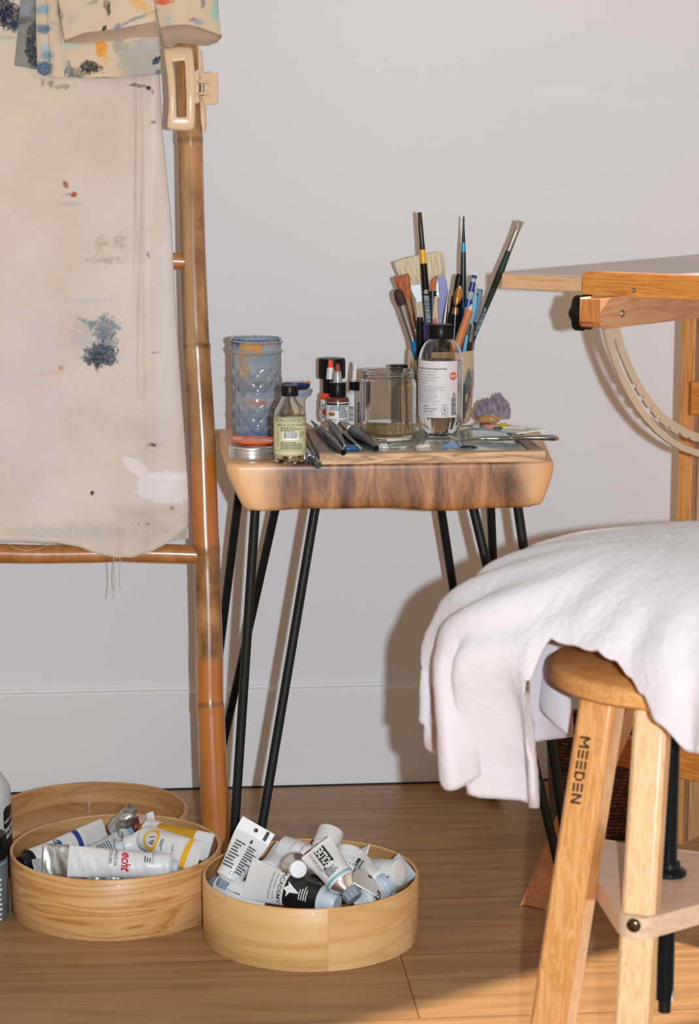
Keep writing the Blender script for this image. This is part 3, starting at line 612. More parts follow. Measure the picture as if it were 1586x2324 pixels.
# --- wooden framed tray with a glass palette
TH_=.0135
t1=PZ(725,1055,T+.0005); t2=PZ(1238,1048,T+.0005); ex=(t2-t1); tw=ex.length; ex=ex.normalized(); ey=Vector((-ex.y,ex.x,0)); 
ly=(PZ(697,962,T+TH_)-PZ(725,1030,T+TH_)).length; ly=.262
OAKT=wood('pale_oak_tray',[(.3,S(150,112,76)),(.5,S(196,156,112)),(.72,S(216,178,134))],sc=(.10,1,1),grain=45,rings=1.3,rough=.5,coat=.05)
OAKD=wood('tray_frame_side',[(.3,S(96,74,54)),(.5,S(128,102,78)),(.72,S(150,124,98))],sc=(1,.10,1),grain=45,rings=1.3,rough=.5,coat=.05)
tray=thing('glass_palette_tray','pale oak framed painting palette with a glass sheet, lying on the slab table','palette',t1)
TY=[0]
def tp(x,y,z): return t1+ex*x+ey*y+Vector((0,0,z))
rotx=Matrix((ex,ey,UPZ)).transposed()
fr=.017
for nm,cx,cy,dx,dy in (('frame_bar',tw/2,fr/2,tw,fr),('frame_bar',tw/2,ly-fr/2,tw,fr),('frame_bar',fr/2,ly/2,fr,ly-2*fr),('frame_bar',tw-fr/2,ly/2,fr,ly-2*fr)):
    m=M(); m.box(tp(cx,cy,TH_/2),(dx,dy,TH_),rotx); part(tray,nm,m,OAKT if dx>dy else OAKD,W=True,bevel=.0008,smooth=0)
m=M(); m.box(tp(tw/2,ly/2,.003),(tw-2*fr,ly-2*fr,.004),rotx); part(tray,'backing_board',m,pm('grey_backing',S(150,148,140),rough=.7),W=True,smooth=0)
m=M(); m.box(tp(tw/2,ly/2,.0092),(tw-2*fr-.001,ly-2*fr-.001,.0035),rotx); part(tray,'glass_sheet',m,pm('palette_glass',(.80,.90,.87),rough=.03,trans=.55,c2=(.74,.85,.82)),W=True,smooth=0)
ZT=T+.0005+TH_; ZG=T+.0005+.0112
def blob(px,py,z,rx,ry,h,seed):
    """a squashed dab of paint with a ragged edge"""
    rnd=random.Random(seed); c=PZ(px,py,z); m=M(); n=26; ph=[rnd.uniform(0,6) for _ in range(4)]
    rings=[(1.0,0),(1.02,.2),(.85,.7),(.5,1.0),(.2,.85)]
    vs=[];
    for s,hh in rings:
        for k in range(n):
            a=2*PI*k/n; w=1+.22*math.sin(2*a+ph[0])+.15*math.sin(5*a+ph[1])+.1*math.sin(9*a+ph[2])
            vs.append(c+CR*rx*s*w*math.cos(a)+CF*ry*s*w*math.sin(a)+UPZ*(h*hh*(1+.35*math.sin(4*a+ph[3]))))
    vs.append(c+UPZ*h*.8)
    fs=[(i*n+k,i*n+(k+1)%n,(i+1)*n+(k+1)%n,(i+1)*n+k) for i in range(4) for k in range(n)]+[(4*n+k,4*n+(k+1)%n,5*n) for k in range(n)]
    return m.add(vs,fs)
def dab(par,px,py,z,rx,ry,h,c,seed,nm='paint_dab',label=None):
    return part(par,nm,blob(px,py,z,rx,ry,h,seed),pm('paint_'+nm+str(seed),c,rough=.35,var=.15,scale=200),W=True,smooth=60,label=label)
for i,(px,py,rx,ry,h,c,l) in enumerate([(872,1015,.007,.009,.004,S(226,222,218),'white paint dab'),(915,1016,.004,.004,.0015,S(226,204,186),'pale pink paint dab'),(958,1015,.009,.006,.003,S(232,214,200),'cream paint dab'),(1022,1012,.009,.006,.002,S(120,160,206),'light blue paint dab'),(1062,1016,.009,.004,.002,S(30,28,44),'dark violet paint dab'),(1010,1018,.004,.003,.001,S(90,130,190),'blue paint smear')]):
    dab(tray,px,py,ZG,rx,ry,h,c,i,label=l)
m=M(); m.box(PZ(1190,1003,ZG+.0006),(.022,.03,.0008),rotx); part(tray,'tape_strip',m,pm('blue_tape',S(64,78,100),rough=.5),W=True,smooth=0,label='dark blue strip')
# --- quilted jar used as a paint water pot
qc=on(583,992,.0345,T); D=dist(qc); qr=115/2/FPX*D
H1=zat(766,D)-T
jar=thing('quilted_jar','quilted clear jar caked with blue and orange paint, left end of the table','jar',qc)
n=96; m=M(); rowsz=70
def qrf(z,k):
    a=2*PI*k/n; h=z/H1
    r=qr*.98
    if h<.04: r*=.94+.06*math.sqrt(h/.04)
    if .835<h: r=qr*1.0
    if .82<h<=.835: r=qr*.985
    if abs(h-.865)<.012 or abs(h-.955)<.012: r=qr*1.045
    if (.06<h<.36) or (.42<h<.72):
        hh=(h-.06)/.3 if h<.4 else (h-.42)/.3
        p=a*12/(2*PI); q=hh*2.0
        u=abs(((p+q)%1)-.5)*2; v=abs(((p-q)%1)-.5)*2
        r+= .0019*(min(u,v)-.5)*min(1,hh*8,(1-hh)*8)*1.6
    if abs(h-.39)<.012: r=qr*.965
    return r
vs=[];uvs=[];zs=[H1*i/rowsz for i in range(rowsz+1)]
for z in zs:
    for k in range(n):
        r=qrf(z,k); a=2*PI*k/n; vs.append((r*math.cos(a),r*math.sin(a),z)); 
        da=(a-a0(qc)+PI)%(2*PI)-PI; uvs.append((da*qr*1000/1000,z))
fs=[(i*n+k,i*n+(k+1)%n,(i+1)*n+(k+1)%n,(i+1)*n+k) for i in range(rowsz) for k in range(n)]
fs.append(tuple(range(n-1,-1,-1)))
m.add(vs,fs,0,uvs)
b0=len(m.v); vs2=[]
for z in [H1-i*(H1-.004)/20 for i in range(21)]:
    for k in range(n):
        a=2*PI*k/n; r=qr*.92; vs2.append((r*math.cos(a),r*math.sin(a),z))
m.add(vs2,[(i*n+k,i*n+(k+1)%n,(i+1)*n+(k+1)%n,(i+1)*n+k) for i in range(20) for k in range(n)]+[tuple(20*n+k for k in range(n))],0,[((((2*PI*(j%n)/n)-a0(qc)+PI)%(2*PI)-PI)*qr,v[2]) for j,v in enumerate(vs2)])
m.f+=[[rowsz*n+k,rowsz*n+(k+1)%n,b0+(k+1)%n,b0+k] for k in range(n)]; m.m+=[0]*n
def jarmat():
    mt,t,p=nt('painted_quilted_glass'); L=t.links; tc=N(t,'ShaderNodeTexCoord')
    base=N(t,'ShaderNodeRGB'); base.outputs[0].default_value=C4(S(172,182,194))
    k=1000
    lst=[(-4,H1*k*.97,60,6,S(30,78,140),.95,.5,1.2),(-24,H1*k*.95,8,9,S(40,90,160),.8,.5,1.2),(22,H1*k*.95,14,5,S(216,176,160),.7,.4,1.2),(-12,H1*k*.88,16,13,S(226,172,96),.97,.12,.5),(0,H1*k*.885,9,10,S(240,158,60),.97,.1,.4),(-18,H1*k*.74,9,22,S(220,178,110),.95,.2,.7),
         (6,H1*k*.80,34,9,S(130,160,180),.7,.5,1.2),(0,H1*k*.62,60,12,S(150,150,160),.55,.6,1.2),(0,H1*k*.50,50,10,S(110,116,132),.6,.6,1.2),(2,H1*k*.355,24,3.6,S(206,140,110),.85,.4,1.5),(-4,H1*k*.33,30,6,S(190,150,130),.5,.6,1.6),(0,H1*k*.16,60,16,S(92,116,150),.6,.7,1.1),(0,0,60,9,S(58,92,150),.8,.6,1.2)]
    col=stains(t,base.outputs[0],tc.outputs['UV'],lst); L.new(col,p.inputs['Base Color'])
    p.inputs['Roughness'].default_value=.12; p.inputs['Transmission Weight'].default_value=.3; p.inputs['IOR'].default_value=1.45; p.inputs['Coat Weight'].default_value=.8; p.inputs['Coat Roughness'].default_value=.03
    return mt
part(jar,'jar_body',m,jarmat(),smooth=28)
m=M(); m.lathe([(qr*.9,.006),(qr*.9,H1*.30),(0,H1*.30)],40); part(jar,'dirty_water',m,pm('dirty_water',S(128,146,172),rough=.1,trans=.35,ior=1.33))
for zz in (.865,.955):
    m=M(); pts=[Vector((qr*1.03*math.cos(a),qr*1.03*math.sin(a),H1*zz+.0025*math.sin(a/2))) for a in [2*PI*i/60 for i in range(61)]]
    m.tube(pts,.0014,8,cap=False); part(jar,'screw_thread',m,pm('clear_thread'+str(zz),S(190,205,215),rough=.08,trans=.5,coat=.5))
# --- jar lid with orange paint palette on it
lc=on(571,1046,.031,T); D=dist(lc); lr=107/2/FPX*D
lidh=.0165
m=M(); prof=[(0,0),(lr*.97,0),(lr,.001),(lr,.0028),(lr*.96,.0034),(lr*.96,.0040),(lr,.0046),(lr,.0066),(lr*.96,.0072),(lr*.96,.0078),(lr,.0084),(lr,.0112),(lr*.975,.0118),(lr*.99,.0124),(lr*.98,lidh-.001),(lr*.95,lidh),(lr*.88,lidh),(lr*.86,lidh-.001),(0,lidh-.001)]
lid=thing('mason_jar_lid','silver screw band jar lid with pink paint, lying flat beside the quilted jar','lid',lc)
m.lathe(prof,64); part(lid,'screw_band',m,pm('brushed_tin',(.72,.71,.70),rough=.3,metal=.85,var=.08,scale=300),smooth=50)
m=M(); m.lathe([(0,lidh-.0008),(lr*.55,lidh-.0006),(lr*.5,lidh+.0004),(0,lidh+.0004)],30,c=(.004,-.004,0)); part(lid,'paint_film',m,pm('pink_paint_film',S(206,150,136),rough=.4,var=.2,c2=S(190,170,160)))
oc=lc+Vector((.004,.004,lidh)); m=M(); rr_=lr*1.0
tilt=Matrix.Rotation(R(3),3,'Y')
def orr(s,z): return (rr_*s,z)
m.lathe([(0,0.0006),(rr_*.9,.0006),(rr_,.003),(rr_*1.0,.0055),(rr_*.96,.006),(rr_*.9,.0045),(rr_*.5,.007),(rr_*.25,.009),(0,.0095)],48)
m.v=[tilt@Vector((p.x*(1.02+.04*math.sin(3*math.atan2(p.y,p.x))),p.y*(1+.05*math.sin(2*math.atan2(p.y,p.x))),p.z)) for p in m.v]; m.v=[p+oc+Vector((-.002,0,.0012)) for p in m.v]
single('paint_crusted_disc',m,pm('orange_red_paint',S(226,70,24),rough=.18,coat=.7,c2=S(206,112,30),scale=30),'glossy orange-red paint-crusted disc resting on the silver jar lid','palette')
# --- small oil bottle
GB=glassy('clear_glass',(1,1,1),rough=.01); 
LIQ=pm('pale_oil',(.93,.90,.66),rough=.02,trans=1,ior=1.40,var=.02); 
def bottle(thg,prof,wall=.0016,floor=.004,mat=None,n=56,name='bottle_glass'):
    m=M(); m.lathe(two_wall(prof,wall,floor),n); return part(thg,name,m,mat or GB,smooth=40)
bc=on(658,1054,.0195,T); D=dist(bc); br=73/2/FPX*D
zs_=lambda py: zat(py,D)-T
hs,hn,ht=zs_(925),zs_(896),zs_(878)
oil=thing('oil_medium_bottle','small glass oil bottle with black cap and beige text label, front left of the table','bottle',bc)
prof=[(br*.85,0),(br*.97,.0015),(br,.004),(br,hs-.012),(br*.97,hs-.006),(br*.86,hs),(br*.68,hs+.006),(br*.52,hn-.004),(br*.46,hn),(br*.46,hn+.008)]
bottle(oil,prof)
m=M(); m.lathe([(0,.0045),(br-.002,.0045),(br-.002,hs-.014),(0,hs-.014)],48); part(oil,'oil',m,LIQ,smooth=40)
def ridged(r,z0,z1,n=72,amp=.0004,top=.0008):
    m=M(); vs=[];
    for (s,z) in ((0,z0),(.98,z0),(1,z0+top),(1,z1-top),(.96,z1),(.9,z1+.0002),(0,z1+.0002)):
        for k in range(n):
            a=2*PI*k/n; q=r*s+(amp*(1 if k%2 else -1) if s==1 else 0); vs.append((q*math.cos(a),q*math.sin(a),z))
    fs=[(i*n+k,i*n+(k+1)%n,(i+1)*n+(k+1)%n,(i+1)*n+k) for i in range(6) for k in range(n)]
    return m.add(vs,fs)
part(oil,'cap',ridged(br*.53,hn-.001,ht+.002,amp=.0002),BLACK,smooth=50)
LBB=pm('aged_beige_label',S(206,200,160),rough=.6,var=.04); m=M(); fn=cyl_fn(br,a0(bc),.0003); fn2=cyl_fn(br,a0(bc),.0006)
ly0,ly1=zs_(1030),zs_(943); lx=br*1.5
patch(m,fn,-lx,ly0,lx,ly1,mi=0)
lw=ly1-ly0
put_text(m,'CHELSEA CLASSICAL STUDIO',fn2,.0042,.004,ly1-.0035,mi=1,bold=.01)
for yy in (ly1-.0008,ly1-.0065,ly0+.0065,ly0+.0008): m.rects([(-lx*.98,yy-.0002,lx*.98,yy+.0002)],fn2,1,sub=24)
put_text(m,'MADE BY ARTISTS FOR ARTISTS',fn2,.0030,.004,ly1-.0100,mi=1,bold=.02)
small_print(m,fn2,-.012,ly1-.018,.018,ly1-.012,3,1,3)
m2w=(-.009,ly0+.020,.011,ly0+.031); patch(m,cyl_fn(br,a0(bc),.00045),*m2w,n=10,mi=2); barcode(m,fn2,-.0075,ly0+.0225,.0095,ly0+.0305,26,1,5)
circ(m,fn2,.0165,ly0+.027,.0032,.0038,1); put_text(m,'AP',fn2,.0042,.0165,ly0+.027,mi=1)
small_print(m,fn2,-.012,ly0+.008,.018,ly0+.018,5,1,4)
put_text(m,'ANTIQUARIAN OIL',fn2,.003,-.0165,(ly0+ly1)/2,rot=PI/2,mi=1)
for xx in (-.0135,.0215): m.rects([(xx-.0001,ly0+.0065,xx+.0001,ly1-.0065)],fn2,1)
part(oil,'paper_label',m,[LBB,pm('dark_olive_ink',S(66,60,40),rough=.6),WHITE],smooth=60)
# --- paint-crusted lid on a small cream pot, behind the oil bottle
pc=on(668,975,.02,T); D=dist(pc); zt=zat(905,D)
cc=thing('cream_pot','small cream pot with flared grey-blue rim, between quilted jar and oil bottle','pot',Vector((pc.x,pc.y,T)))
hh=zat(884,D)-T; m=M(); m.lathe([(0,0),(.014,0),(.0165,.002),(.0155,hh*.5),(.0155,hh*.72),(.0225,hh*.9),(.0255,hh),(.0225,hh-.001),(.0145,hh*.72),(.0135,.004),(0,.004)],44)
part(cc,'pot_body',m,pm('cream_glaze',S(214,200,176),rough=.25,coat=.5,var=.06),smooth=50)
m=M(); m.lathe([(.0225,hh*.9+.0004),(.0256,hh+.0006),(.0262,hh-.001),(.0230,hh*.9-.003)],44); part(cc,'rim',m,pm('blue_grey_rim',S(150,164,186),rough=.3,coat=.5,var=.1),smooth=50)
dl=thing('paint_dish','shallow dish of dried pink paint with orange blobs, on top of the cream pot','dish',Vector((pc.x,pc.y,T+hh+.001)),rot=Matrix.Rotation(R(-13),3,'X'))
m=M(); m.lathe([(0,.0),(.019,0),(.0225,.003),(.0225,.006),(.021,.0065),(.0195,.004),(0,.003)],44); part(dl,'dish_body',m,pm('navy_lid_underside',S(54,62,110),rough=.4,var=.2),smooth=50)
m=M(); m.lathe([(0,.0045),(.0185,.0045),(.0208,.0068),(.0195,.0085),(.015,.007),(.008,.0075),(0,.007)],44); m.v=[Vector((p.x,p.y,p.z+.0008*math.sin(p.x*900)*math.sin(p.y*700))) for p in m.v]
part(dl,'dried_paint',m,pm('dried_pink_paint',S(216,160,160),rough=.4,var=.2,scale=120,c2=S(176,172,186)),smooth=60)
ORP=pm('orange_paint_blob',S(234,142,48),rough=.3,coat=.4)
for k in range(5):
    a=R(20+k*22-10); m=M(); m.lathe([(0,-.002),(.003,-.001),(.0038,.001),(.002,.003),(0,.0035)],14,c=(.0185*math.cos(a),.0185*math.sin(a),.0075)); part(dl,'paint_blob',m,ORP,smooth=60)
m=M(); m.lathe([(0,-.002),(.0035,-.001),(.0042,.001),(.002,.003),(0,.0035)],14,c=(.020*math.cos(R(-20)),.020*math.sin(R(-20)),.0075)); part(dl,'paint_blob',m,ORP,smooth=60)
# --- acrylic bottles
def acrylic(px,py,wpx,ybody,ycap,ynz,cap_r,body,label,nozzle,tip,lab,inkfn,name='paint_bottle',clearn=False):
    r0=wpx/2/FPX*3.02; c=on(px,py,r0,T if py<1000 else T); c.z=ZG if inTray(c) else T; D=dist(c); r=wpx/2/FPX*D; z=lambda y:zat(y,D)-c.z
    t=thing(name,label,'paint bottle',c,'acrylic paint bottles behind the tray')
    hb=z(ybody); hc_=z(ycap); hz=z(ynz)
    m=M(); m.lathe([(0,0),(r*.94,0),(r,.002),(r,hb-.003),(r*.93,hb),(r*.6,hb+.002),(r*.6,hb+.004)],44); part(t,'bottle_body',m,body,smooth=40)
    part(t,'cap',ridged(cap_r,hb+.0005,hc_,amp=.0003),BLACK,smooth=50)
    m=M(); hq=hz-hc_; m.lathe([(0,hc_-.0005),(cap_r*.62,hc_-.0005),(cap_r*.58,hc_+hq*.15),(cap_r*.46,hc_+hq*.6),(cap_r*.36,hc_+hq*.62),(0,hc_+hq*.62)],24); part(t,'nozzle',m,nozzle,smooth=40)
    m=M(); m.lathe([(0,hc_+hq*.6),(cap_r*.34,hc_+hq*.6),(cap_r*.36,hc_+hq*.75),(cap_r*.27,hz-.001),(cap_r*.2,hz),(0,hz)],20); part(t,'nozzle_tip',m,tip,smooth=40)
    if inkfn: inkfn(t,c,r,hb)
    return t
def inTray(c):
    q=c-t1; x=q.dot(ex); y=q.dot(ey); return fr<x<tw-fr and fr<y<ly-fr
REDOX=pm('iron_oxide_paint',S(120,54,38),rough=.25,coat=.4); 
def ink_red(t,c,r,hb):
    fn=cyl_fn(r,a0(c),.0003); f2=cyl_fn(r,a0(c),.0006); m=M()
    patch(m,fn,-r*1.4,.001,r*1.4,hb-.0055,mi=0)
    y1=hb-.0055
    patch(m,cyl_fn(r,a0(c),.00045),-r*1.2,y1-.004,-.0005,y1-.0005,8,1)
    for k in range(5):
        x=-.0125+k*.003; m.add([f2(x,y1-.012),f2(x+.0012,y1-.012),f2(x+.0042,y1-.0045),f2(x+.003,y1-.0045)],[(0,1,2,3)],1)
    for k,cx in enumerate((-.011,-.0065)):
        circ(m,f2,cx,y1-.0165,0,.0028,2,16); 
    m.rects([(-.0115,y1-.0193,-.0065,y1-.0137)],f2,2,3)
    for k in range(4): m.rects([(-.0125+k*.0025,y1-.0185,-.0117+k*.0025,y1-.0145)],f2,1)
    put_text(m,'Transparent',f2,.0034,-.0075,y1-.024,mi=1,bold=.02,sx=.8)
    put_text(m,'Iron Oxide',f2,.003,-.0075,y1-.0275,mi=1,sx=.8)
    put_text(m,'Fluide',f2,.0034,-.0085,y1-.036,mi=1,bold=.03,sx=.8); put_text(m,'Transparent',f2,.003,-.0075,y1-.040,mi=1,bold=.02,sx=.8)
    patch(m,cyl_fn(r,a0(c),.00045),.0018,y1-.004,r*1.2,y1-.0015,8,1)
    small_print(m,f2,.0018,y1-.022,r*1.15,y1-.005,9,1,5,fill=.6); small_print(m,f2,.0018,.004,r*1.15,y1-.024,8,1,6,fill=.6)
    part(t,'paper_label',m,[WHITE,INK,pm('orange_print',S(224,120,50),rough=.5)],smooth=60)
WN=pm('milky_nozzle',S(196,190,186),rough=.3,trans=.3,coat=.3); WP=pm('white_plastic',S(226,220,216),rough=.35,coat=.2,var=.02)
RT=pm('red_brown_tip',S(150,64,44),rough=.3); OT=pm('fluorescent_orange',S(255,74,30),rough=.4,var=.04)
acrylic(766,972,53,902,868,826,.0112,REDOX,'red-brown iron oxide acrylic bottle with black cap, front one of the bottle group','x' and WN,RT,None,ink_red)
def ink_or(t,c,r,hb):
    fn=cyl_fn(r,a0(c),.0003); f2=cyl_fn(r,a0(c),.0006); m=M(); patch(m,fn,-r*1.4,.001,r*1.4,hb-.008,mi=0)
    circ(m,f2,-.007,hb-.026,0,.005,2); barcode(m,f2,-.0145,.004,-.009,.026,14,1,3,vertical=True); small_print(m,f2,-.006,.004,r,hb-.03,8,1,6)
    part(t,'paper_label',m,[WHITE,INK,OT],smooth=60)
acrylic(750,958,46,893,860,817,.0105,OT,'fluorescent orange acrylic bottle with white and orange nozzle, behind the iron oxide bottle','bottle' and WP,OT,None,ink_or)
def ink_wh(t,c,r,hb):
    fn=cyl_fn(r,a0(c),.0003); f2=cyl_fn(r,a0(c),.0006); m=M(); patch(m,fn,-r*1.4,.001,r*1.4,hb-.004,mi=0)
    barcode(m,f2,-.011,.006,-.002,hb-.018,22,1,9,vertical=True); small_print(m,f2,.004,.004,.0065,hb-.008,1,1,6,vertical=True,fill=1.2)
    part(t,'paper_label',m,[WHITE,INK],smooth=60)
acrylic(806,966,46,891,866,822,.0085,WP,'white acrylic bottle with black collar and white nozzle, right of the iron oxide bottle','bottle' and WP,WP,None,ink_wh)
# --- amber bottle with wide black cap
ac=on(748,955,.022,T); ac.z=T; D=dist(ac); z=lambda y:zat(y,D)-T; ar=60/2/FPX*D*.98
am=thing('amber_bottle','amber glass bottle with a wide black screw cap, tallest of the paint bottle group','bottle',ac+CR*.0035)
AMB=pm('amber_glass',S(140,62,24),rough=.05,trans=.6,coat=.6,ior=1.45)
hb=z(893); m=M(); m.lathe([(0,0),(ar*.95,0),(ar,.002),(ar,hb-.012),(ar*.86,hb-.002),(ar*.66,hb+.005),(ar*.62,z(857)),(0,z(857))],48); part(am,'bottle_glass',m,AMB,smooth=45)
part(am,'cap',ridged(60/2/FPX*D,z(858),z(813),amp=.0003,top=.003),BLACK,smooth=50)
m=M(); fn=cyl_fn(ar,a0(ac),.0004); f2=cyl_fn(ar,a0(ac),.0007); patch(m,fn,-ar*1.4,.003,ar*1.3,hb-.022,mi=0); barcode(m,f2,-ar*.95,.006,-ar*.7,.03,14,1,3,vertical=True); part(am,'paper_label',m,[WHITE,INK],smooth=60)
# --- clear screw-top jar with a finger of solvent
gc=on(880,1004,.037,ZG); D=dist(gc); gr=130/2/FPX*D; z=lambda y:zat(y,D)-ZG
gj=thing('glass_jar','open clear glass jar with a little straw-coloured solvent, standing on the tray','jar',gc)
hs,ht=z(864),z(840)
prof=[(gr*.86,0),(gr*.95,.001),(gr*.97,.003),(gr*.955,.006),(gr,.010),(gr,hs-.004),(gr*.985,hs),(gr*.93,hs+.0025),(gr*.915,hs+.004),(gr*.94,hs+.0055),(gr*.915,hs+.007),(gr*.94,hs+.009),(gr*.915,hs+.0105),(gr*.93,ht-.001),(gr*.915,ht)]
bottle(gj,prof,wall=.0028,floor=.007,n=72,name='jar_glass')
m=M(); lz=z(952); m.lathe([(0,.0075),(gr-.0032,.0075),(gr-.0032,lz),(0,lz)],64); part(gj,'solvent',m,pm('straw_solvent',(.97,.90,.74),rough=.01,trans=1,ior=1.36,var=.01),smooth=40)
m=M(); m.lathe([(gr-.0033,.0078),(gr-.0033,.0215)],64); part(gj,'sediment_ring',m,pm('tan_residue',S(208,176,122),rough=.5,alpha=.5),smooth=40)
# --- low black-lidded tin behind the jars
kc=on(905,966,.012,T); D=dist(kc); kc.z=T; z=lambda y:zat(y,D)-T
kt=thing('black_lidded_pot','small pot with flat black lid peeking out behind the clear glass jar','pot',kc)
m=M(); m.lathe([(0,0),(.0105,0),(.0105,z(840)),(0,z(840))],32); part(kt,'pot_body',m,pm('grey_pot',S(120,118,112),rough=.4)); part(kt,'lid',ridged(.012,z(840)+.0002,z(828),amp=.0002),BLACK,smooth=50)
# --- clear boston round bottle with printed label
vc=on(999,993,.0305,ZG); D=dist(vc); vr=102/2/FPX*D; z=lambda y:zat(y,D)-ZG
vb=thing('varnish_bottle','tall clear plastic bottle of varnish with black ribbed cap and white text label','bottle',vc)
hs,hn=z(810),z(766)
prof=[(vr*.45,0.0),(vr*.62,.0005),(vr*.80,.004),(vr*.92,.010),(vr*.985,.018),(vr,.026),(vr,hs-.004),(vr*.985,hs),(vr*.94,hs+.006),(vr*.86,hs+.012),(vr*.74,hs+.018),(vr*.58,hs+.0225),(vr*.42,hn-.001),(vr*.40,hn),(vr*.40,hn+.010)]
bottle(vb,prof,wall=.001,floor=.003)
lz=z(818); pr=[(0,.0035)]+[(r-.0013,zz+.003) for r,zz in prof[1:6]]+[(vr-.0013,lz),(0,lz)]
m=M(); m.lathe(pr,48); part(vb,'varnish',m,pm('clear_varnish',(.99,.99,.98),rough=.01,trans=1,ior=1.40,var=.005),smooth=50)
part(vb,'cap',ridged(51/2/FPX*D,z(768),z(736),amp=.0004,n=90),BLACK,smooth=50)
m=M(); m.lathe([(vr*.42,z(772)),(vr*.47,z(772)+.0005),(vr*.42,z(772)+.001)],40); part(vb,'neck_ring',m,GB)
fn=cyl_fn(vr,a0(vc),.0004); f2=cyl_fn(vr,a0(vc),.0007); m=M(); y0,y1=z(942),z(815); xr=.0245
patch(m,fn,-vr*1.9,y0,xr,y1,40,0); patch(m,fn,xr,y0+.004,vr*1.25,y1,12,4)
X=-.028
put_text(m,'The easiest way to make your painting look better',f2,.0030,-.036,y1-.0100,mi=1,bold=.03,sx=.72,align='LEFT')
for s,ln in enumerate(['In collaboration with the National','Gallery, Gloss is the warmth of','conservators and professional artists','Finish your painting 3 and, Satin','for protective finish.']): put_text(m,ln,f2,.0032,-.036,y1-.0145-.0036*s,mi=3,align='LEFT',sx=.70)
for s,ln in enumerate(['thick areas of your painting are dry and firm','to tamper. Apply Gamvar Finish in using our','brush! DO NOT POUR APPLY']): put_text(m,ln,f2,.0032,-.036,y1-.0340-.0035*s,mi=3,align='LEFT',sx=.74)
for s,ln in enumerate(['combustible. Keep away from heat','flames and turpentine. Do not drink','Keep it out of around fume. If','swallowed warning, Call poison control','center.']): put_text(m,ln,f2,.0028,-.036,y1-.0448-.0029*s,mi=3,align='LEFT',sx=.78)
put_text(m,'Gamblin',f2,.0029,-.024,y0+.0155,mi=1,align='LEFT',sx=.9,bold=.02); put_text(m,'Portland, Oregon',f2,.0029,-.024,y0+.0117,mi=1,align='LEFT',sx=.9,bold=.02); put_text(m,'Made in USA',f2,.0029,-.024,y0+.0080,mi=1,align='LEFT',sx=.9,bold=.02); put_text(m,'8.5oz | 250ml',f2,.0029,-.024,y0+.0040,mi=3,align='LEFT',sx=.9)
put_text(m,'071724',f2,.0026,-.012,y0+.0178,mi=3,align='LEFT',sx=.9)
put_text(m,'Certified',f2,.0028,.0055,y0+.0168,mi=1,sx=.9); circ(m,f2,.0055,y0+.0098,.0042,.0047,1); put_text(m,'B',f2,.0066,.0055,y0+.0098,mi=1); m.rects([(.001,y0+.0042,.010,y0+.0046)],f2,1); put_text(m,'Corporation',f2,.0018,.0055,y0+.0024,mi=1)
bx0,bx1=.0145,.0230
rnd=random.Random(3); yy=y0+.003
while yy<y0+.0335:
    hgt=rnd.choice([.0004,.0006,.001]); k=(yy-y0)/.0335
    xx0,xx1=(bx0,bx1) if (yy<y0+.005 or .74<k<.80) else ((bx0,bx1-.0014) if k<.74 else (bx0+.001+(k-.8)*.012,bx1-.001-(k-.8)*.012))
    m.rects([(xx0,yy,xx1,yy+hgt)],f2,1,3); yy+=hgt+rnd.choice([.0004,.0006])
circ(m,f2,.0172,y1-.0200,0,.0056,2,36); put_text(m,'2894',cyl_fn(vr,a0(vc),.0009),.0042,.0172,y1-.0200,mi=0,bold=.05)
circ(m,cyl_fn(vr,a0(vc),.0009),.0172,y1-.0200,.0050,.0052,0)
fsl=cyl_fn(vr,a0(vc),.0009)
for k in range(7):
    a=PI/2-(k-3)*.28; put_text(m,'CAREFUL'[k],fsl,.0014,.0172+.0040*math.cos(a),y1-.0200+.0040*math.sin(a),rot=a-PI/2,mi=0)
    a=-PI/2+(k-3)*.28; put_text(m,'SUPPORT'[k],fsl,.0014,.0172+.0040*math.cos(a),y1-.0200+.0040*math.sin(a),rot=a+PI/2,mi=0)
put_text(m,'Non-haz',f2,.0022,.028,y1-.0075,mi=3)
part(vb,'printed_label',m,[pm('white_label',S(222,212,212),rough=.5,var=.01),INK,pm('red_orange_seal',S(226,78,40),rough=.5,var=.03),GREYINK,pm('clear_label_film',(.95,.93,.95),rough=.25,trans=.6,alpha=.55,ior=1.2)],smooth=60)
# --- ceramic cup of brushes
uc=on(1000,968,.0475,T); D=dist(uc); ur=151/2/FPX*D; uc.z=T; z=lambda y:zat(y,D)-T; uh=z(793)
def cupmat():
    mt,t,p=nt('speckled_glaze'); L=t.links; tc=N(t,'ShaderNodeTexCoord')
    vn=N(t,'ShaderNodeTexVoronoi'); vn.inputs['Scale'].default_value=260; L.new(tc.outputs['Object'],vn.inputs['Vector'])
    r=ramp(t,[(.08,S(120,92,60)),(.2,S(204,182,150))]); L.new(vn.outputs['Distance'],r.inputs[0])
    col=stains(t,r.outputs[0],tc.outputs['UV'],[(44,48,11,30,S(40,84,92),.95,.15,.6,8),(38,30,9,26,S(24,62,70),.95,.2,.6),(50,36,7,20,S(112,54,56),.9,.15,.7),(56,18,6,20,S(206,184,150),.9,.1,.6),(43,38,3,7,S(190,180,120),.9,.2,.8),(60,66,6,16,S(110,60,44),.8,.3,.8),(-44,62,7,16,S(54,70,44),.9,.3,.6),(-40,40,8,26,S(150,80,44),.9,.3,.6),(-52,84,4,6,S(110,70,40),.7,.3,1)])
    L.new(col,p.inputs['Base Color']); p.inputs['Roughness'].default_value=.3; p.inputs['Coat Weight'].default_value=.5; return mt
m=M(); prof=[(0,0),(ur*.8,0),(ur*.88,.003),(ur*.93,.02),(ur,.055),(ur,uh*.85),(ur*.98,uh-.002),(ur*.965,uh),(ur*.93,uh-.001),(ur*.93,.01),(0,.008)]
m.lathe(prof,64); aa=a0(uc)
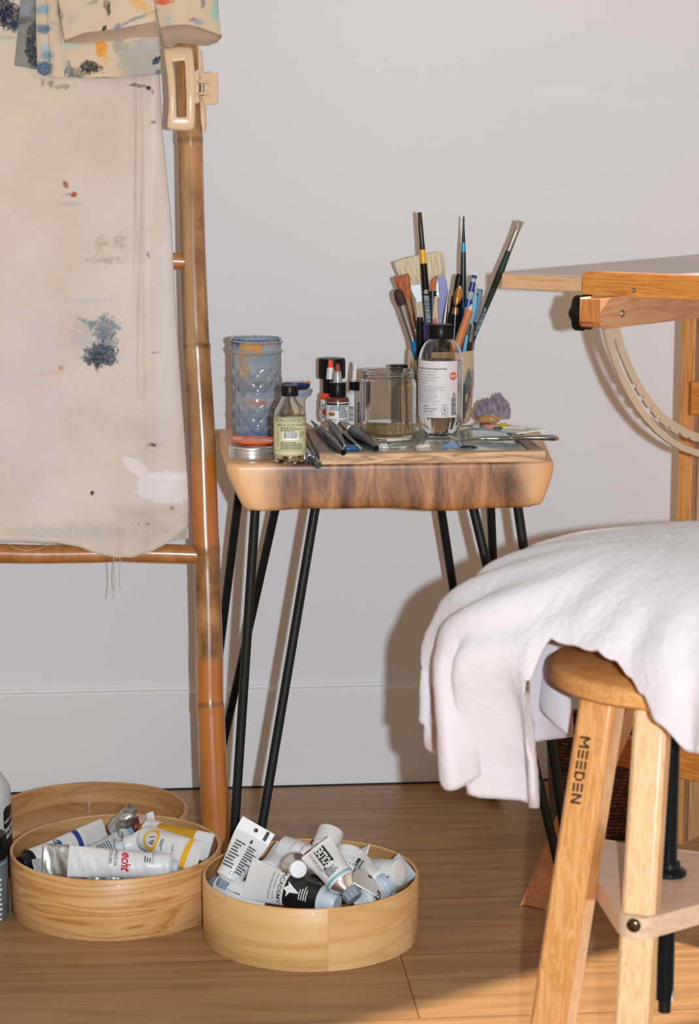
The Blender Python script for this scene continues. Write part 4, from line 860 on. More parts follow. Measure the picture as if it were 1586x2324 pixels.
m.uv=[((( (2*PI*u-aa+PI)%(2*PI))-PI)*ur,v) for u,v in m.uv]
cup=thing('ceramic_brush_cup','speckled cream ceramic cup with teal and brown glaze, holding the brushes','cup',uc)
part(cup,'cup_body',m,cupmat(),smooth=50)
# --- the brushes and tools in it
def cylpts(p0,p1,n=8): return [p0+(p1-p0)*i/n for i in range(n+1)]
def pose(px0,py0,px1,py1,d0,d1):
    a=PD(px0,py0,D+d0); b=PD(px1,py1,D+d1); return a,b
BR_G='brushes and tools standing in the ceramic cup'
def brush(label,bot,tip,d0,d1,L,colors,name='paintbrush',cat='paintbrush'):
    """bot/tip: where the axis crosses the rim and ends (px); d0,d1: depth relative to the cup; L: list of (s0,s1,r0,r1,mat,partname,flat) along the axis, s=0 at rim"""
    a,b=pose(bot[0],bot[1],tip[0],tip[1],d0,d1); ax=(b-a); ln=ax.length; u=ax.normalized()
    foot=a-u*min(.085,(a.z-(T+.012))/max(.2,u.z))      # down inside the cup
    # keep the foot inside the wall
    q=Vector((foot.x-uc.x,foot.y-uc.y,0)); 
    if q.length>ur*.78: 
        foot=foot-q*(1-ur*.78/q.length)
    t=thing(name,label,cat,foot,BR_G)
    first=True
    for (s0,s1,r0,r1,mat,nm,fl) in L:
        P0=a+ax*s0; P1=a+ax*s1
        m=M(); 
        pts=[P0+(P1-P0)*i/6 for i in range(7)]; rd=[r0+(r1-r0)*i/6 for i in range(7)]
        if first: pts=[foot]+pts; rd=[r0*.8]+rd; first=False
        m.tube(pts,rd,18,flat=fl,up=CF)
        # 'up' = depth direction: the flattened side faces the viewer
        part(t,nm,m,mat,W=True,smooth=50)
    return t,a,b,u,ax
HB=pm('black_lacquer',(.006,.006,.007),rough=.2,spec=.18,var=.1); HG=pm('dark_green_lacquer',(.006,.030,.026),rough=.22,coat=.6,var=.1); HT=pm('dark_teal_lacquer',(.006,.022,.026),rough=.22,coat=.6,var=.1)
YEL=pm('yellow_band',S(232,172,20),rough=.3,coat=.4); CYN=pm('cyan_band',S(20,150,196),rough=.3,coat=.4); BLU=pm('blue_lacquer',S(10,110,170),rough=.25,coat=.5)
FER=pm('nickel_ferrule',(.42,.40,.37),rough=.4,metal=1,var=.1); FCO=pm('copper_ferrule',(.62,.40,.26),rough=.22,metal=1,var=.1); FDK=pm('dark_ferrule',(.03,.02,.017),rough=.3,metal=.2,var=.2)
def hair(name,c,c2): return wood(name,[(.3,c2),(.55,c),(.8,tuple(min(1,x*1.15) for x in c))],sc=(1,1,.05),grain=260,rings=.6,rough=.6,coat=0,bump=.5)
HDK=hair('dark_brown_bristle',S(70,34,26),S(34,16,14)); HOR=hair('orange_synthetic_bristle',S(196,110,58),S(140,68,32)); HCR=hair('cream_goat_hair',S(226,208,178),S(200,178,146)); HTN=hair('pale_taupe_bristle',S(170,158,138),S(120,110,96))
ST=.0040
t,a,b,u,ax=brush('tall black brush with yellow band and flat dark brown tip, tallest in the cup',(977,795),(953,497),-.030,-.030,[(0,.42,.0048,.0052,HB,'handle',1),(.42,.665,.0052,.0046,HB,'handle_upper',1),(.665,.77,.0046,.0040,YEL,'yellow_band',1),(.77,.80,.0040,.0041,FDK,'ferrule_crimp',1),(.80,.955,.0036,.0034,FDK,'ferrule',.8)],None)
m=M(); m.tube([a+ax*s for s in (.95,1.0,1.05)],[.0034,.0032,.0029],16,flat=.45,up=CF); part(t,'bristles',m,HDK,W=True,smooth=50)
def sticker(t,p0,p1,r,w,kind='bar'):
    """small printed wrap label on a handle, facing the viewer"""
    m=M(); d=(p1-p0); 
    def fn(x,y): # x across, y 0..1 along
        th=x/r; return p0+d*y+CR*(r+.0003)*math.sin(th)-CF*(r+.0003)*math.cos(th)
    def fn2(x,y):
        th=x/r; return p0+d*y+CR*(r+.0005)*math.sin(th)-CF*(r+.0005)*math.cos(th)
    patch(m,fn,-w,0,w,1,8,0)
    barcode(m,fn2,-w*.85,.04,w*.85,.96,24,1,7,vertical=True)
    part(t,'barcode_sticker',m,[pm('pale_blue_sticker',S(150,176,190),rough=.5),INK],W=True,smooth=60)
sticker(t,a+ax*.20,a+ax*.42,.0051,.0035)
m=M(); fnn=lambda x,y:(a+ax*.45)+CR*x+UPZ*y-CF*.0056; circ(m,fnn,0,0,.0026,.0031,0); put_text(m,'A',fnn,.004,0,0,mi=0,bold=.04); part(t,'logo',m,WHITE,W=True,smooth=0)
t,a,b,u,ax=brush('thin teal-black liner brush with cyan band and pointed tip, upright in the cup',(1050,795),(1052,500),.0,.0,[(0,.5,.0046,.0046,HT,'handle',1),(.5,.76,.0046,.0036,HT,'handle_upper',1),(.76,.83,.0036,.0031,CYN,'cyan_band',1),(.83,.985,.0026,.0011,HB,'ferrule',1)],None)
m=M(); m.tube([a+ax*s for s in (.98,1.0,1.02,1.035)],[.0011,.0016,.0012,.0003],12); part(t,'bristles',m,HT,W=True,smooth=50,label='teal-stained tip')
t,a,b,u,ax=brush('long dark green brush with silver ferrule, leaning far to the right',(1066,790),(1157,562),.010,-.004,[(0,.30,.0028,.0034,HG,'handle',1),(.30,.75,.0034,.0056,HG,'handle_middle',1),(.75,.97,.0056,.0042,HG,'handle_upper',1),(.97,1.03,.0044,.0044,FER,'ferrule_crimp',1),(1.03,1.17,.0040,.0042,FER,'ferrule',.7)],None)
m=M(); m.tube([a+ax*s for s in (1.16,1.2,1.245,1.26)],[.0042,.0048,.0052,.0052],16,flat=.4,up=CF); part(t,'bristles',m,HTN,W=True,smooth=50)
sticker(t,a+ax*.13,a+ax*.42,.0036,.0024)
# broad hake brush
t=thing('hake_brush','broad flat cream-haired brush with silver band, standing at the back of the cup','paintbrush',uc+Vector((0,.018,.012)),BR_G)
Db=D+.018
def qp(P,dd=0): return [PD(x,y,Db+dd) for x,y in P]
m=M(); m.grid(lambda u,v:(lambda x,y:PD(x,y,Db-.004*math.sin(u*PI)+.0005*math.sin(u*160)))(*coons([(893,595),(930,583),(1003,570)],[(933,652),(965,646),(1008,640)],[(893,595),(905,625),(933,652)],[(1003,570),(1012,600),(1010,640)])(u,v)),60,12); m.grid(lambda u,v:(lambda x,y:PD(x,y,Db+.004*math.sin(u*PI)))(*coons([(893,595),(930,583),(1003,570)],[(933,652),(965,646),(1008,640)],[(893,595),(905,625),(933,652)],[(1003,570),(1012,600),(1010,640)])(u,v)),60,12)
part(t,'bristles',m,HCR,W=True,smooth=60)
m=M(); m.prism(qp([(931,650),(1000,640),(1000,676),(948,685)],-.005),CF*.010); part(t,'ferrule',m,pm('hake_band',(.40,.40,.39),rough=.45,metal=.5),W=True,bevel=.001)
m=M(); m.prism(qp([(944,684),(968,680),(972,800),(960,800)],-.003)+[],CF*.006); part(t,'handle',m,pm('pale_handle_wood',S(210,184,150),rough=.5,var=.08),W=True,bevel=.001)
# orange mop, dark round
t,a,b,u,ax=brush('orange-bristled flat brush with copper ferrule, leaning left',(955,800),(924,678),-.012,-.018,[(0,.25,.0040,.0042,HB,'handle',1),(.25,.42,.0042,.0040,FCO,'ferrule_lower',.9),(.42,1.0,.0044,.0066,FCO,'ferrule',.55)],None)
m=M(); m.tube([a+ax*s for s in (.98,1.1,1.25,1.38,1.43)],[.0068,.0082,.0098,.0112,.0106],24,flat=.35,up=CF); part(t,'bristles',m,HOR,W=True,smooth=50)
t,a,b,u,ax=brush('dark brown round brush with blue handle, leftmost in the cup',(945,800),(912,692),-.026,-.034,[(0,.25,.0062,.0048,BLU,'handle',1),(.25,.34,.0046,.0044,FER,'ferrule_crimp',1),(.34,1.0,.0042,.0058,FER,'ferrule',.8)],None)
m=M(); m.tube([a+ax*s for s in (.98,1.05,1.15,1.24,1.30,1.325)],[.0058,.0070,.0074,.0068,.005,.0022],22,flat=.7,up=CF); part(t,'bristles',m,HDK,W=True,smooth=50)
brush('short black pen standing behind the varnish bottle cap, left side of the cup',(953,800),(953,720),-.034,-.034,[(0,.9,.0056,.0052,HB,'barrel',1),(.9,1.0,.0046,.0040,BLACK,'pen_cap',1)],None,'marker_pen','pen')
PUR=pm('purple_plastic',S(72,58,122),rough=.35,coat=.3); PU2=pm('lilac_plastic',S(122,112,176),rough=.35,coat=.3,trans=.1)
brush('dark purple plastic handle in the cup, just left of the varnish bottle neck',(972,800),(969,732),-.037,-.037,[(0,.9,.0064,.0062,PUR,'handle',1),(.9,1.0,.0062,.0045,PUR,'end_cap',1)],None,'plastic_tool','tool')
t,a,b,u,ax=brush('small angled brush with brown bristles and black ferrule, in front of the hake brush',(982,800),(982,660),-.005,-.002,[(0,.55,.0040,.0042,HB,'handle',1),(.55,1.0,.0044,.0052,FDK,'ferrule',.7)],None)
m=M(); m.prism([PD(x,y,D-.004) for x,y in [(974,660),(975,642),(980,634),(992,626),(990,648),(988,660)]],CF*.004); part(t,'bristles',m,HOR,W=True,bevel=.0005)
t=thing('plastic_comb_tool','lilac plastic scraper tool with a narrow notched blade, in the middle of the cup','tool',uc+Vector((.002,.004,.012)),BR_G)
m=M(); m.prism([PD(x,y,D+.006) for x,y in [(995,628),(1003,624),(1012,634),(1017,668),(1012,720),(1010,800),(996,800),(998,730),(993,690),(998,676),(996,650)]],CF*.004); part(t,'blade',m,PU2,W=True,bevel=.0008)
m=M(); m.tube([PD(993,667,D+.005),PD(993,667,D+.001)],.0014,12); part(t,'rivet',m,STEEL,W=True)
t=thing('wooden_stylus','flat pale wooden stick with a red end, beside the lilac scraper in the cup','tool',uc+Vector((-.006,-.002,.012)),BR_G)
m=M(); m.prism([PD(x,y,D-.008) for x,y in [(986,674),(993,670),(996,800),(983,800),(982,730)]],CF*.003); part(t,'stick',m,pm('birch_stick',S(214,176,140),rough=.5),W=True,bevel=.0005)
m=M(); m.prism([PD(x,y,D-.0085) for x,y in [(982,730),(984,724),(989,722),(991,732),(990,745),(982,745)]],CF*.004); part(t,'red_end',m,pm('coral_paint',S(206,96,84),rough=.5),W=True,bevel=.0005)
brush('thin silver-ferruled brush leaning right beside the black marker',(1001,796),(1016,668),-.018,-.010,[(0,.35,.0040,.0036,HB,'handle',1),(.35,.75,.0032,.0028,FER,'ferrule',1),(.75,.95,.0022,.0014,FER,'ferrule_tip',1),(.95,1.06,.0010,.0003,HTN,'bristles',1)],None)
brush('thick black marker pen with stepped cap, in the middle of the cup',(1018,800),(1043,622),-.010,-.006,[(0,.5,.0085,.0085,BLACK,'barrel',1),(.5,.72,.0072,.0070,BLACK,'pen_cap',1),(.72,.97,.0056,.0052,BLACK,'cap_top',1),(.97,1.0,.0046,.0036,BLACK,'cap_end',1)],None,'marker_pen','pen')
t,a,b,u,ax=brush('black dip pen holder with a golden nib, in front of the black marker',(1028,800),(1034,698),-.026,-.022,[(0,.85,.0072,.0066,HB,'holder',1),(.85,1.0,.0050,.0042,FCO,'collar',1)],None,'dip_pen','pen')
GOLD=pm('gold_nib',(.85,.45,.14),rough=.2,metal=1,var=.15)
m=M(); m.grid(lambda u_,v_:PD(1034+ (v_*10) + (u_-.5)*2*(1.0+9.5*math.sin(min(1,(1-v_)*1.08)*PI)**.8*(1 if v_<.97 else 0)),698-v_*50,D-.024-.004*(1-(2*u_-1)**2)),10,20); o=part(t,'nib',m,GOLD,W=True,smooth=60); solid(o,.0006)
m=M(); m.tube([PD(1038,676,D-.0285),PD(1043,655,D-.0285)],.0004,6); part(t,'nib_slit',m,INK,W=True)
# mechanical pencil
CL=pm('clear_plastic',(.75,.84,.95),rough=.08,trans=.6,coat=.5); DBL=pm('royal_blue_plastic',S(20,60,130),rough=.25,coat=.5)
t,a,b,u,ax=brush('blue and clear mechanical pencil with white barcode sticker, right side of the cup',(1040,800),(1076,628),-.020,-.012,[(0,.52,.0056,.0058,DBL,'barrel',1),(.52,.70,.0058,.0056,DBL,'barrel_upper',1),(.70,.80,.0050,.0046,CL,'clear_sleeve',1),(.80,.93,.0044,.0042,DBL,'push_button',1),(.93,.98,.0036,.0036,CL,'eraser_holder',1),(.98,1.02,.0042,.0036,DBL,'button_top',1)],None,'mechanical_pencil','pencil')
sticker(t,a+ax*.38,a+ax*.60,.0058,.0045)
m=M(); m.tube([a+ax*.66-CF*.007+CR*.006,a+ax*.9-CF*.006+CR*.006],.0014,8,flat=.5); part(t,'pocket_clip',m,CL,W=True)
CY2=pm('turquoise_plastic',S(28,158,178),rough=.3,coat=.4)
t=thing('eraser_pen','flat turquoise plastic pen with clear lower window, behind the orange pencil','pen',uc+Vector((.03,-.01,.012)),BR_G)
m=M(); m.prism([PD(x,y,D-.012) for x,y in [(1066,671),(1085,668),(1082,700),(1070,735),(1057,735),(1062,700)]],CF*.006); part(t,'barrel',m,CY2,W=True,bevel=.0012)
m=M(); m.prism([PD(x,y,D-.012) for x,y in [(1057,736),(1070,736),(1064,758),(1050,758)]],CF*.006); part(t,'grip',m,HT,W=True,bevel=.0012)
m=M(); m.prism([PD(x,y,D-.012) for x,y in [(1050,758),(1064,758),(1056,800),(1040,800)]],CF*.006); part(t,'window',m,CY2,W=True,bevel=.0012)
t=thing('blue_scraper','translucent dark blue flat plastic piece at the right edge of the cup','tool',uc+Vector((.036,.0,.012)),BR_G)
m=M(); m.prism([PD(x,y,D+.012) for x,y in [(1076,660),(1080,656),(1095,659),(1094,675),(1084,720),(1074,720)]],CF*.004); part(t,'blade',m,pm('slate_blue_plastic',S(58,92,132),rough=.25,coat=.4,trans=.2),W=True,bevel=.0008)
m=M(); m.prism([PD(x,y,D+.012) for x,y in [(1074,720),(1084,720),(1074,800),(1062,800)]],CF*.003); part(t,'handle',m,pm('slate_blue_plastic_handle',S(40,60,90),rough=.3,coat=.3),W=True,bevel=.0008)
t,a,b,u,ax=brush('short orange-brown wooden pencil with a white point, right of the varnish cap',(1035,792),(1065,705),-.036,-.030,[(0,1.0,.0058,.0058,pm('orange_pencil_wood',S(206,122,70),rough=.45,var=.08),'barrel',1),(1.0,1.03,.0058,.0042,pm('sharpened_wood',S(216,150,100),rough=.5),'sharpened_end',1)],None,'colour_pencil','pencil')
m=M(); m.tube([a+ax*s for s in (1.03,1.10,1.17)],[.0036,.0022,.0005],14); part(t,'white_point',m,WP,W=True)
brush('maroon-handled brush with a small silver ferrule, low at the right of the cup',(1062,800),(1072,735),-.004,-.012,[(0,.4,.0058,.0050,pm('maroon_lacquer',S(56,28,34),rough=.25,coat=.5),'handle',1),(.4,.95,.0034,.0030,FER,'ferrule',1),(.95,1.05,.0022,.001,HTN,'bristles',1)],None)
brush('plain black brush handle between the turquoise pen and the cup rim',(1060,800),(1074,730),-.004,.0,[(0,1,.0050,.0046,HB,'handle',1)],None)
brush('navy pen at the centre of the cup behind the dip pen',(1036,800),(1038,690),.006,.006,[(0,1,.0075,.0070,pm('navy_plastic',S(20,28,70),rough=.3,coat=.4),'barrel',1)],None,'marker_pen','pen')
# --- stones behind the glass offcut
def rock(cx,cy,zb,wpx,hpx,seed,spikes,dep,sq=1.0):
    rnd=random.Random(seed); c=PZ(cx,cy,zb); D_=dist(c); s=D_/FPX; m=M()
    import bmesh
    bm=bmesh.new(); bmesh.ops.create_icosphere(bm,subdivisions=4,radius=1)
    dirs=[Vector((rnd.gauss(0,1),rnd.gauss(0,1),rnd.gauss(0,1))).normalized() for _ in range(spikes)]
    for v in bm.verts:
        n=v.co.normalized(); k=1
        for d in dirs: 
            q=n.dot(d); 
            if q>.80: k=min(k,.80/q+.02)
        v.co=n*k
    for v in bm.verts: m.v.append(c+CR*v.co.x*wpx/2*s+CF*v.co.y*dep+UPZ*(v.co.z+.93)*hpx/2*s)
    m.uv=[(0,0)]*len(m.v); 
    for f in bm.faces: m.f.append([v.index for v in f.verts]); m.m.append(0)
    bm.free(); return m
am_=rock(1117,951,T,66,30,5,14,.022)
c=PZ(1117,951,T); D_=dist(c); s=D_/FPX
def crystal(m,px,py0,py1,r,tilt,dd):
    a=PD(px,py0,D_+dd); b=PD(px+tilt,py1,D_+dd); v=b-a
    m.tube([a,a+v*.72,b],[r,r*.92,.0004],6)
for (px,y0,y1,r,t_,dd) in [(1131,940,890,.0085,2,0),(1116,940,901,.007,-3,-.006),(1144,945,906,.007,4,.0),(1095,945,906,.008,-3,0),(1104,940,902,.006,0,.006),(1087,948,922,.007,-4,-.002),(1150,950,920,.005,3,-.004),(1124,945,898,.006,-1,.008),(1138,948,903,.006,6,-.006),(1100,950,914,.007,-2,-.010),(1110,950,912,.006,3,-.012),(1122,952,908,.0065,-2,-.012),(1134,950,914,.006,4,-.012),(1143,950,925,.006,6,-.010),(1090,950,928,.006,-5,-.008),(1128,945,893,.005,-4,.004)]: crystal(am_,px,y0,y1,r,t_,dd)
single('amethyst_crystal',am_,pm('amethyst',S(84,64,96),rough=.25,coat=.5,var=.3,scale=90,c2=S(190,176,190),trans=.15),'jagged purple amethyst cluster at the right rear of the table','crystal',smooth=20)
single('citrine_stone',rock(1108,965,T,56,28,9,22,.013),pm('amber_stone',S(186,126,66),rough=.3,coat=.5,var=.2,scale=60,c2=S(212,170,110),trans=.15),'rounded orange-brown stone lying in front of the amethyst','stone',smooth=50)
# --- triangular glass offcut with paint, propped on the tray
gp=thing('glass_palette_offcut','thin greenish glass offcut with pink and yellow paint dabs, lying beside the varnish bottle','palette',PZ(1130,980,ZT+.009))
zg=ZT+.0095
P=[PZ(1052,967,zg),PZ(1092,963,zg),PZ(1244,973,zg),PZ(1172,983,zg)]
m=M(); m.prism([p-UPZ*.0016 for p in P],UPZ*.0016); part(gp,'glass_sheet',m,pm('thin_green_glass',(.55,.82,.78),rough=.03,trans=.75,c2=(.5,.78,.74),ior=1.4),W=True,smooth=0)
for i,(px,py,rx,ry,h,cc_) in enumerate([(1108,968,.008,.006,.0025,S(214,130,116)),(1118,971,.006,.004,.003,S(222,150,136)),(1100,965,.007,.004,.003,S(110,60,70)),(1141,966,.006,.006,.003,S(228,176,30)),(1165,970,.011,.005,.002,S(226,206,190)),(1180,973,.012,.004,.002,S(224,200,180)),(1130,973,.006,.003,.002,S(60,56,70)),(1148,972,.005,.003,.002,S(230,214,200))]):
    dab(gp,px,py,zg+.0002,rx,ry,h,cc_,20+i)
# small spacer the offcut lies on: paint tin lids' edge
# --- palette knife
PK=pm('tarnished_steel',(.40,.40,.35),rough=.28,metal=.9,var=.2,scale=120)
kn=thing('palette_knife','tarnished steel palette knife with ribbed handle, lying across the right of the tray','palette knife',PZ(1150,1003,ZT+.001))
zk=ZT+.0075
def K(x,y): return PZ(x,y,zk)
pts=[];rd=[]
import bisect
for x,y,r in [(1048,999,.0016),(1060,997,.0022),(1080,996,.0030),(1100,995,.0036),(1104,995,.0044),(1110,995,.0036),(1116,995,.0045),(1122,995,.0038),(1128,995,.0046),(1134,995,.0039),(1140,994.5,.0046),(1146,994.5,.0039),(1152,994,.0046),(1158,994,.0040),(1164,994,.0046),(1172,993.5,.0036),(1190,993,.0038),(1215,993,.0042),(1240,993,.0048),(1252,993.5,.0052),(1260,994.5,.0045),(1265,996,.0025)]:
    pts.append(K(x,y)); rd.append(r)
m=M(); m.tube(pts,rd,18,flat=.8); part(kn,'handle',m,PK,W=True,smooth=60)
m=M(); m.grid(lambda u,v:PZ(1014+u*36,988+10*math.sin(u*1.7)+ (v-.5)*(5+3*math.sin(u*PI)),zk-.002-.004*u*(1-u)*2),14,4); o=part(kn,'blade',m,PK,W=True,smooth=60); solid(o,.0008)
# --- modelling and dip tools lying on the left of the tray
TG='black-handled tools lying on the tray'
def lying(label,px0,py0,z0,px1,py1,z1,prof,name='drawing_tool',cat='tool',group=TG):
    a=PZ(px0,py0,z0); b=PZ(px1,py1,z1); ax=b-a; t=thing(name,label,cat,a,group)
    for (s0,s1,rs,mat,nm,fl) in prof:
        n=len(rs)-1; rs=[q*1.25 for q in rs]; m=M(); m.tube([a+ax*(s0+(s1-s0)*i/n) for i in range(n+1)],rs,16,flat=fl,up=UPZ); part(t,nm,m,mat,W=True,smooth=50)
    return t
lying('long black tapered tool handle lying leftmost on the tray, its end overhanging the front',779,1027,ZT+.004,708,957,ZT+.006,[(0,.03,[.0030,.0032],HB,'end_ball',1),(.03,.70,[.0026,.0038,.0050,.0056,.0056,.0048,.0042],HB,'handle',1),(.70,.76,[.0042,.0036],FCO,'collar',1),(.76,1.02,[.003,.0022,.0014,.0010],FDK,'shaft',1)])
t=lying('grey steel lining pen lying second from the left on the tray',784,1016,ZT+.003,746,954,ZT+.006,[(0,.04,[.0022,.0022],STEEL,'end_cap',1),(.04,.72,[.0020,.0032,.0044,.0046,.0046],pm('gunmetal',(.035,.035,.038),rough=.3,metal=.1,spec=.3,var=.1),'handle',1),(.72,1.0,[.0046,.0032,.0012],FDK,'tip',1)])
t=lying('thick dark brown tool with steel scoop lying on the tray beside the glass jar',853,1018,ZT+.004,787,968,ZT+.007,[(0,.05,[.0030,.0034],HB,'end_ball',1),(.05,.80,[.0028,.0040,.0058,.0072,.0076,.0070,.0060],pm('dark_stained_wood',(.012,.006,.008),rough=.22,spec=.25,var=.2),'handle',1),(.80,.86,[.0064,.0060],STEEL,'collar',1),(.86,1.1,[.0058,.0062,.0050],pm('tan_steel',(.30,.24,.18),rough=.35,metal=.7),'scoop',.6)])
lying('thin black pen lying between the lining pen and the thick tool on the tray',818,1018,ZT+.002,782,988,ZT+.003,[(0,.2,[.0016,.0022],STEEL,'end_cap',1),(.2,1,[.0026,.0034,.0034],HB,'handle',1)])
lying('thin black stick partly under the leftmost tool on the tray',762,1019,ZT+.0022,722,975,ZT+.0022,[(0,1,[.0015,.0022,.0026,.0026],HB,'handle',1)])
lying('short steel blade lying under the thick tool on the tray, pointing right',868,1019,ZT+.001,830,1005,ZT+.0015,[(0,1,[.0006,.0018,.0024],STEEL,'blade',.4)],'palette_scraper','scraper')
m=M(); pts_=[PZ(783,1019,ZG+.0045),PZ(812,1018,ZG+.0045)]; m.tube(cylpts(*pts_),[.0035,.0046,.0048,.0048,.0048,.0048,.0048,.0046,.0036],16)
single('blue_paint_stub',m,pm('metallic_blue',S(30,84,130),rough=.3,coat=.6),'small blue cylindrical stub lying among the black tools on the tray','pastel')
# pencils beside the tray
lying('dark green pen lying on the slab along the left side of the tray',723,1056,T+.004,691,985,T+.004,[(0,.04,[.0034,.0036],HG,'end_cap',1),(.04,1,[.0036,.0037,.0037,.0037],HG,'barrel',1)],'pen','pen','pens lying between oil bottle and tray')
lying('short steel-ended pen lying between the oil bottle and the green pen',706,1045,T+.004,688,1008,T+.004,[(0,.12,[.0030,.0034],BLACK,'end_cap',1),(.12,.5,[.0036,.0036],STEEL,'ferrule',1),(.5,1,[.0036,.0036],HB,'barrel',1)],'pen','pen','pens lying between oil bottle and tray')
# ================================================================== BENTWOOD BOXES ON THE FLOOR
def bent(nm,c1,c2,c3,zs,rings,loc=(0,0,0)):
    m,t,p=nt(nm); L=t.links; tc=N(t,'ShaderNodeTexCoord'); mp=N(t,'ShaderNodeMapping'); mp.inputs['Scale'].default_value=(1,1,zs); mp.inputs['Location'].default_value=loc; L.new(tc.outputs['Object'],mp.inputs['Vector'])
    n=N(t,'ShaderNodeTexNoise'); n.inputs['Scale'].default_value=3.2; n.inputs['Detail'].default_value=2; n.inputs['Distortion'].default_value=.6; L.new(mp.outputs[0],n.inputs['Vector'])
    a=N(t,'ShaderNodeMath',operation='MULTIPLY'); a.inputs[1].default_value=rings; L.new(n.outputs['Fac'],a.inputs[0])
    b=N(t,'ShaderNodeMath',operation='FRACT'); L.new(a.outputs[0],b.inputs[0])
    n2=N(t,'ShaderNodeTexNoise'); n2.inputs['Scale'].default_value=80; n2.inputs['Detail'].default_value=4; L.new(mp.outputs[0],n2.inputs['Vector'])
    c=N(t,'ShaderNodeMath',operation='MULTIPLY_ADD'); c.inputs[1].default_value=.35; L.new(n2.outputs['Fac'],c.inputs[0]); L.new(b.outputs[0],c.inputs[2])
    r=ramp(t,[(.12,c1),(.75,c2),(1.02,c3),(1.16,c2)]); L.new(c.outputs[0],r.inputs[0]); L.new(r.outputs[0],p.inputs['Base Color']); p.inputs['Roughness'].default_value=.45; p.inputs['Coat Weight'].default_value=.12
    return m
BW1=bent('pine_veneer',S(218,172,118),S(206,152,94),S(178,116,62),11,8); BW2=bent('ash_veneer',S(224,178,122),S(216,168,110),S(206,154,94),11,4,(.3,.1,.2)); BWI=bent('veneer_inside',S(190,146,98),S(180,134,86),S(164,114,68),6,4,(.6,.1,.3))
def floorc(px,py,r): q=PZ(px,py,0); c=CPZ(px,dist(q)+r,.04); c.z=0; return c
def bentbox(name,label,c,r,h,mat,floorz=.005,wall=.004):
    t=thing(name,label,'box' if h>.05 else 'lid',c); m=M()
    m.lathe([(r-.001,0),(r,.001),(r,h-.0012),(r-.0012,h),(r-wall+.001,h),(r-wall,h-.001)],120); m.lathe([(r-.001,0),(r-wall,0)],120)
    part(t,'side_wall',m,[mat],smooth=50)
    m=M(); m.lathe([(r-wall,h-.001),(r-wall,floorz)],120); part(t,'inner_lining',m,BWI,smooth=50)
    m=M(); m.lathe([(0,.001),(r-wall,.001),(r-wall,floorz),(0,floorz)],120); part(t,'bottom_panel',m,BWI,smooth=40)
    return t
c1=floorc(264,2137,.139); r1=476/2/FPX*dep(c1+UPZ*.07); c1=floorc(264,2137,r1)
h1=zat(1998,dist(c1)-r1)
c2=floorc(705,2207,.136); r2=490/2/FPX*dep(c2+UPZ*.07); c2=floorc(705,2207,r2); h2=zat(2064,dist(c2)-r2)
print('BOX',c1,r1,h1,c2,r2,h2,(c1-c2).length)
if (c1-c2).length<r1+r2+.001: c1=c2+(c1-c2).normalized()*(r1+r2+.001)
BX1=bentbox('round_bentwood_box','round bentwood box with bold pine grain full of oil paint tubes, left of the pair','LL' and c1,r1,h1,BW1)
BX2=bentbox('round_bentwood_box','pale smooth-grained round bentwood box full of acrylic paint tubes, front right of the pair',c2,r2,h2,BW2)
m=M(); 
fseam=lambda x,y:(lambda a:Vector(((r2+.0008)*math.cos(a),(r2+.0008)*math.sin(a),y)))(a0(c2)+x/r2)
patch(m,fseam,.021,.0005,.16,h2-.001,30); part(BX2,'overlap_strip',m,bent('ash_veneer_overlap',S(222,180,130),S(214,168,114),S(206,156,102),11,5,(.9,.4,.1)),smooth=60)
lc3=CPZ(206,3.075,.03); lc3.z=0; lid3=bentbox('bentwood_box_lid','empty round bentwood lid lying open side up behind the left box','lid' and lc3,.141,.037,bent('lid_veneer',S(204,152,98),S(190,136,82),S(174,116,64),5,4,(.2,.7,.2)),floorz=.006,wall=.005)
# ------------------------------------------------------------------ paint tubes
def crimpmat(nm): return pm(nm,(.62,.61,.58),rough=.25,metal=.9,var=.25,scale=60,bump=.5)
ALU=crimpmat('crumpled_aluminium'); 
TW=pm('white_tube_laminate',S(222,220,220),rough=.35,coat=.2,var=.03,scale=40); TGY=pm('grey_tube_laminate',S(190,194,198),rough=.35,coat=.2,var=.05,scale=40); TBK=pm('black_tube_print',S(22,24,26),rough=.35,coat=.2,var=.1)
CAPW=pm('white_screw_cap',S(214,213,213),rough=.35,coat=.2,var=.02); CAPG=pm('blue_grey_screw_cap',S(128,142,158),rough=.45,var=.06); CAPB=pm('black_screw_cap',S(18,20,24),rough=.4,var=.1); CAPP=pm('pale_grey_screw_cap',S(196,204,210),rough=.4,var=.05)
SH=pm('silver_shoulder',(.8,.8,.8),rough=.2,metal=.9,var=.1)
def sms(x): x=min(1,max(0,x)); return x*x*(3-2*x)
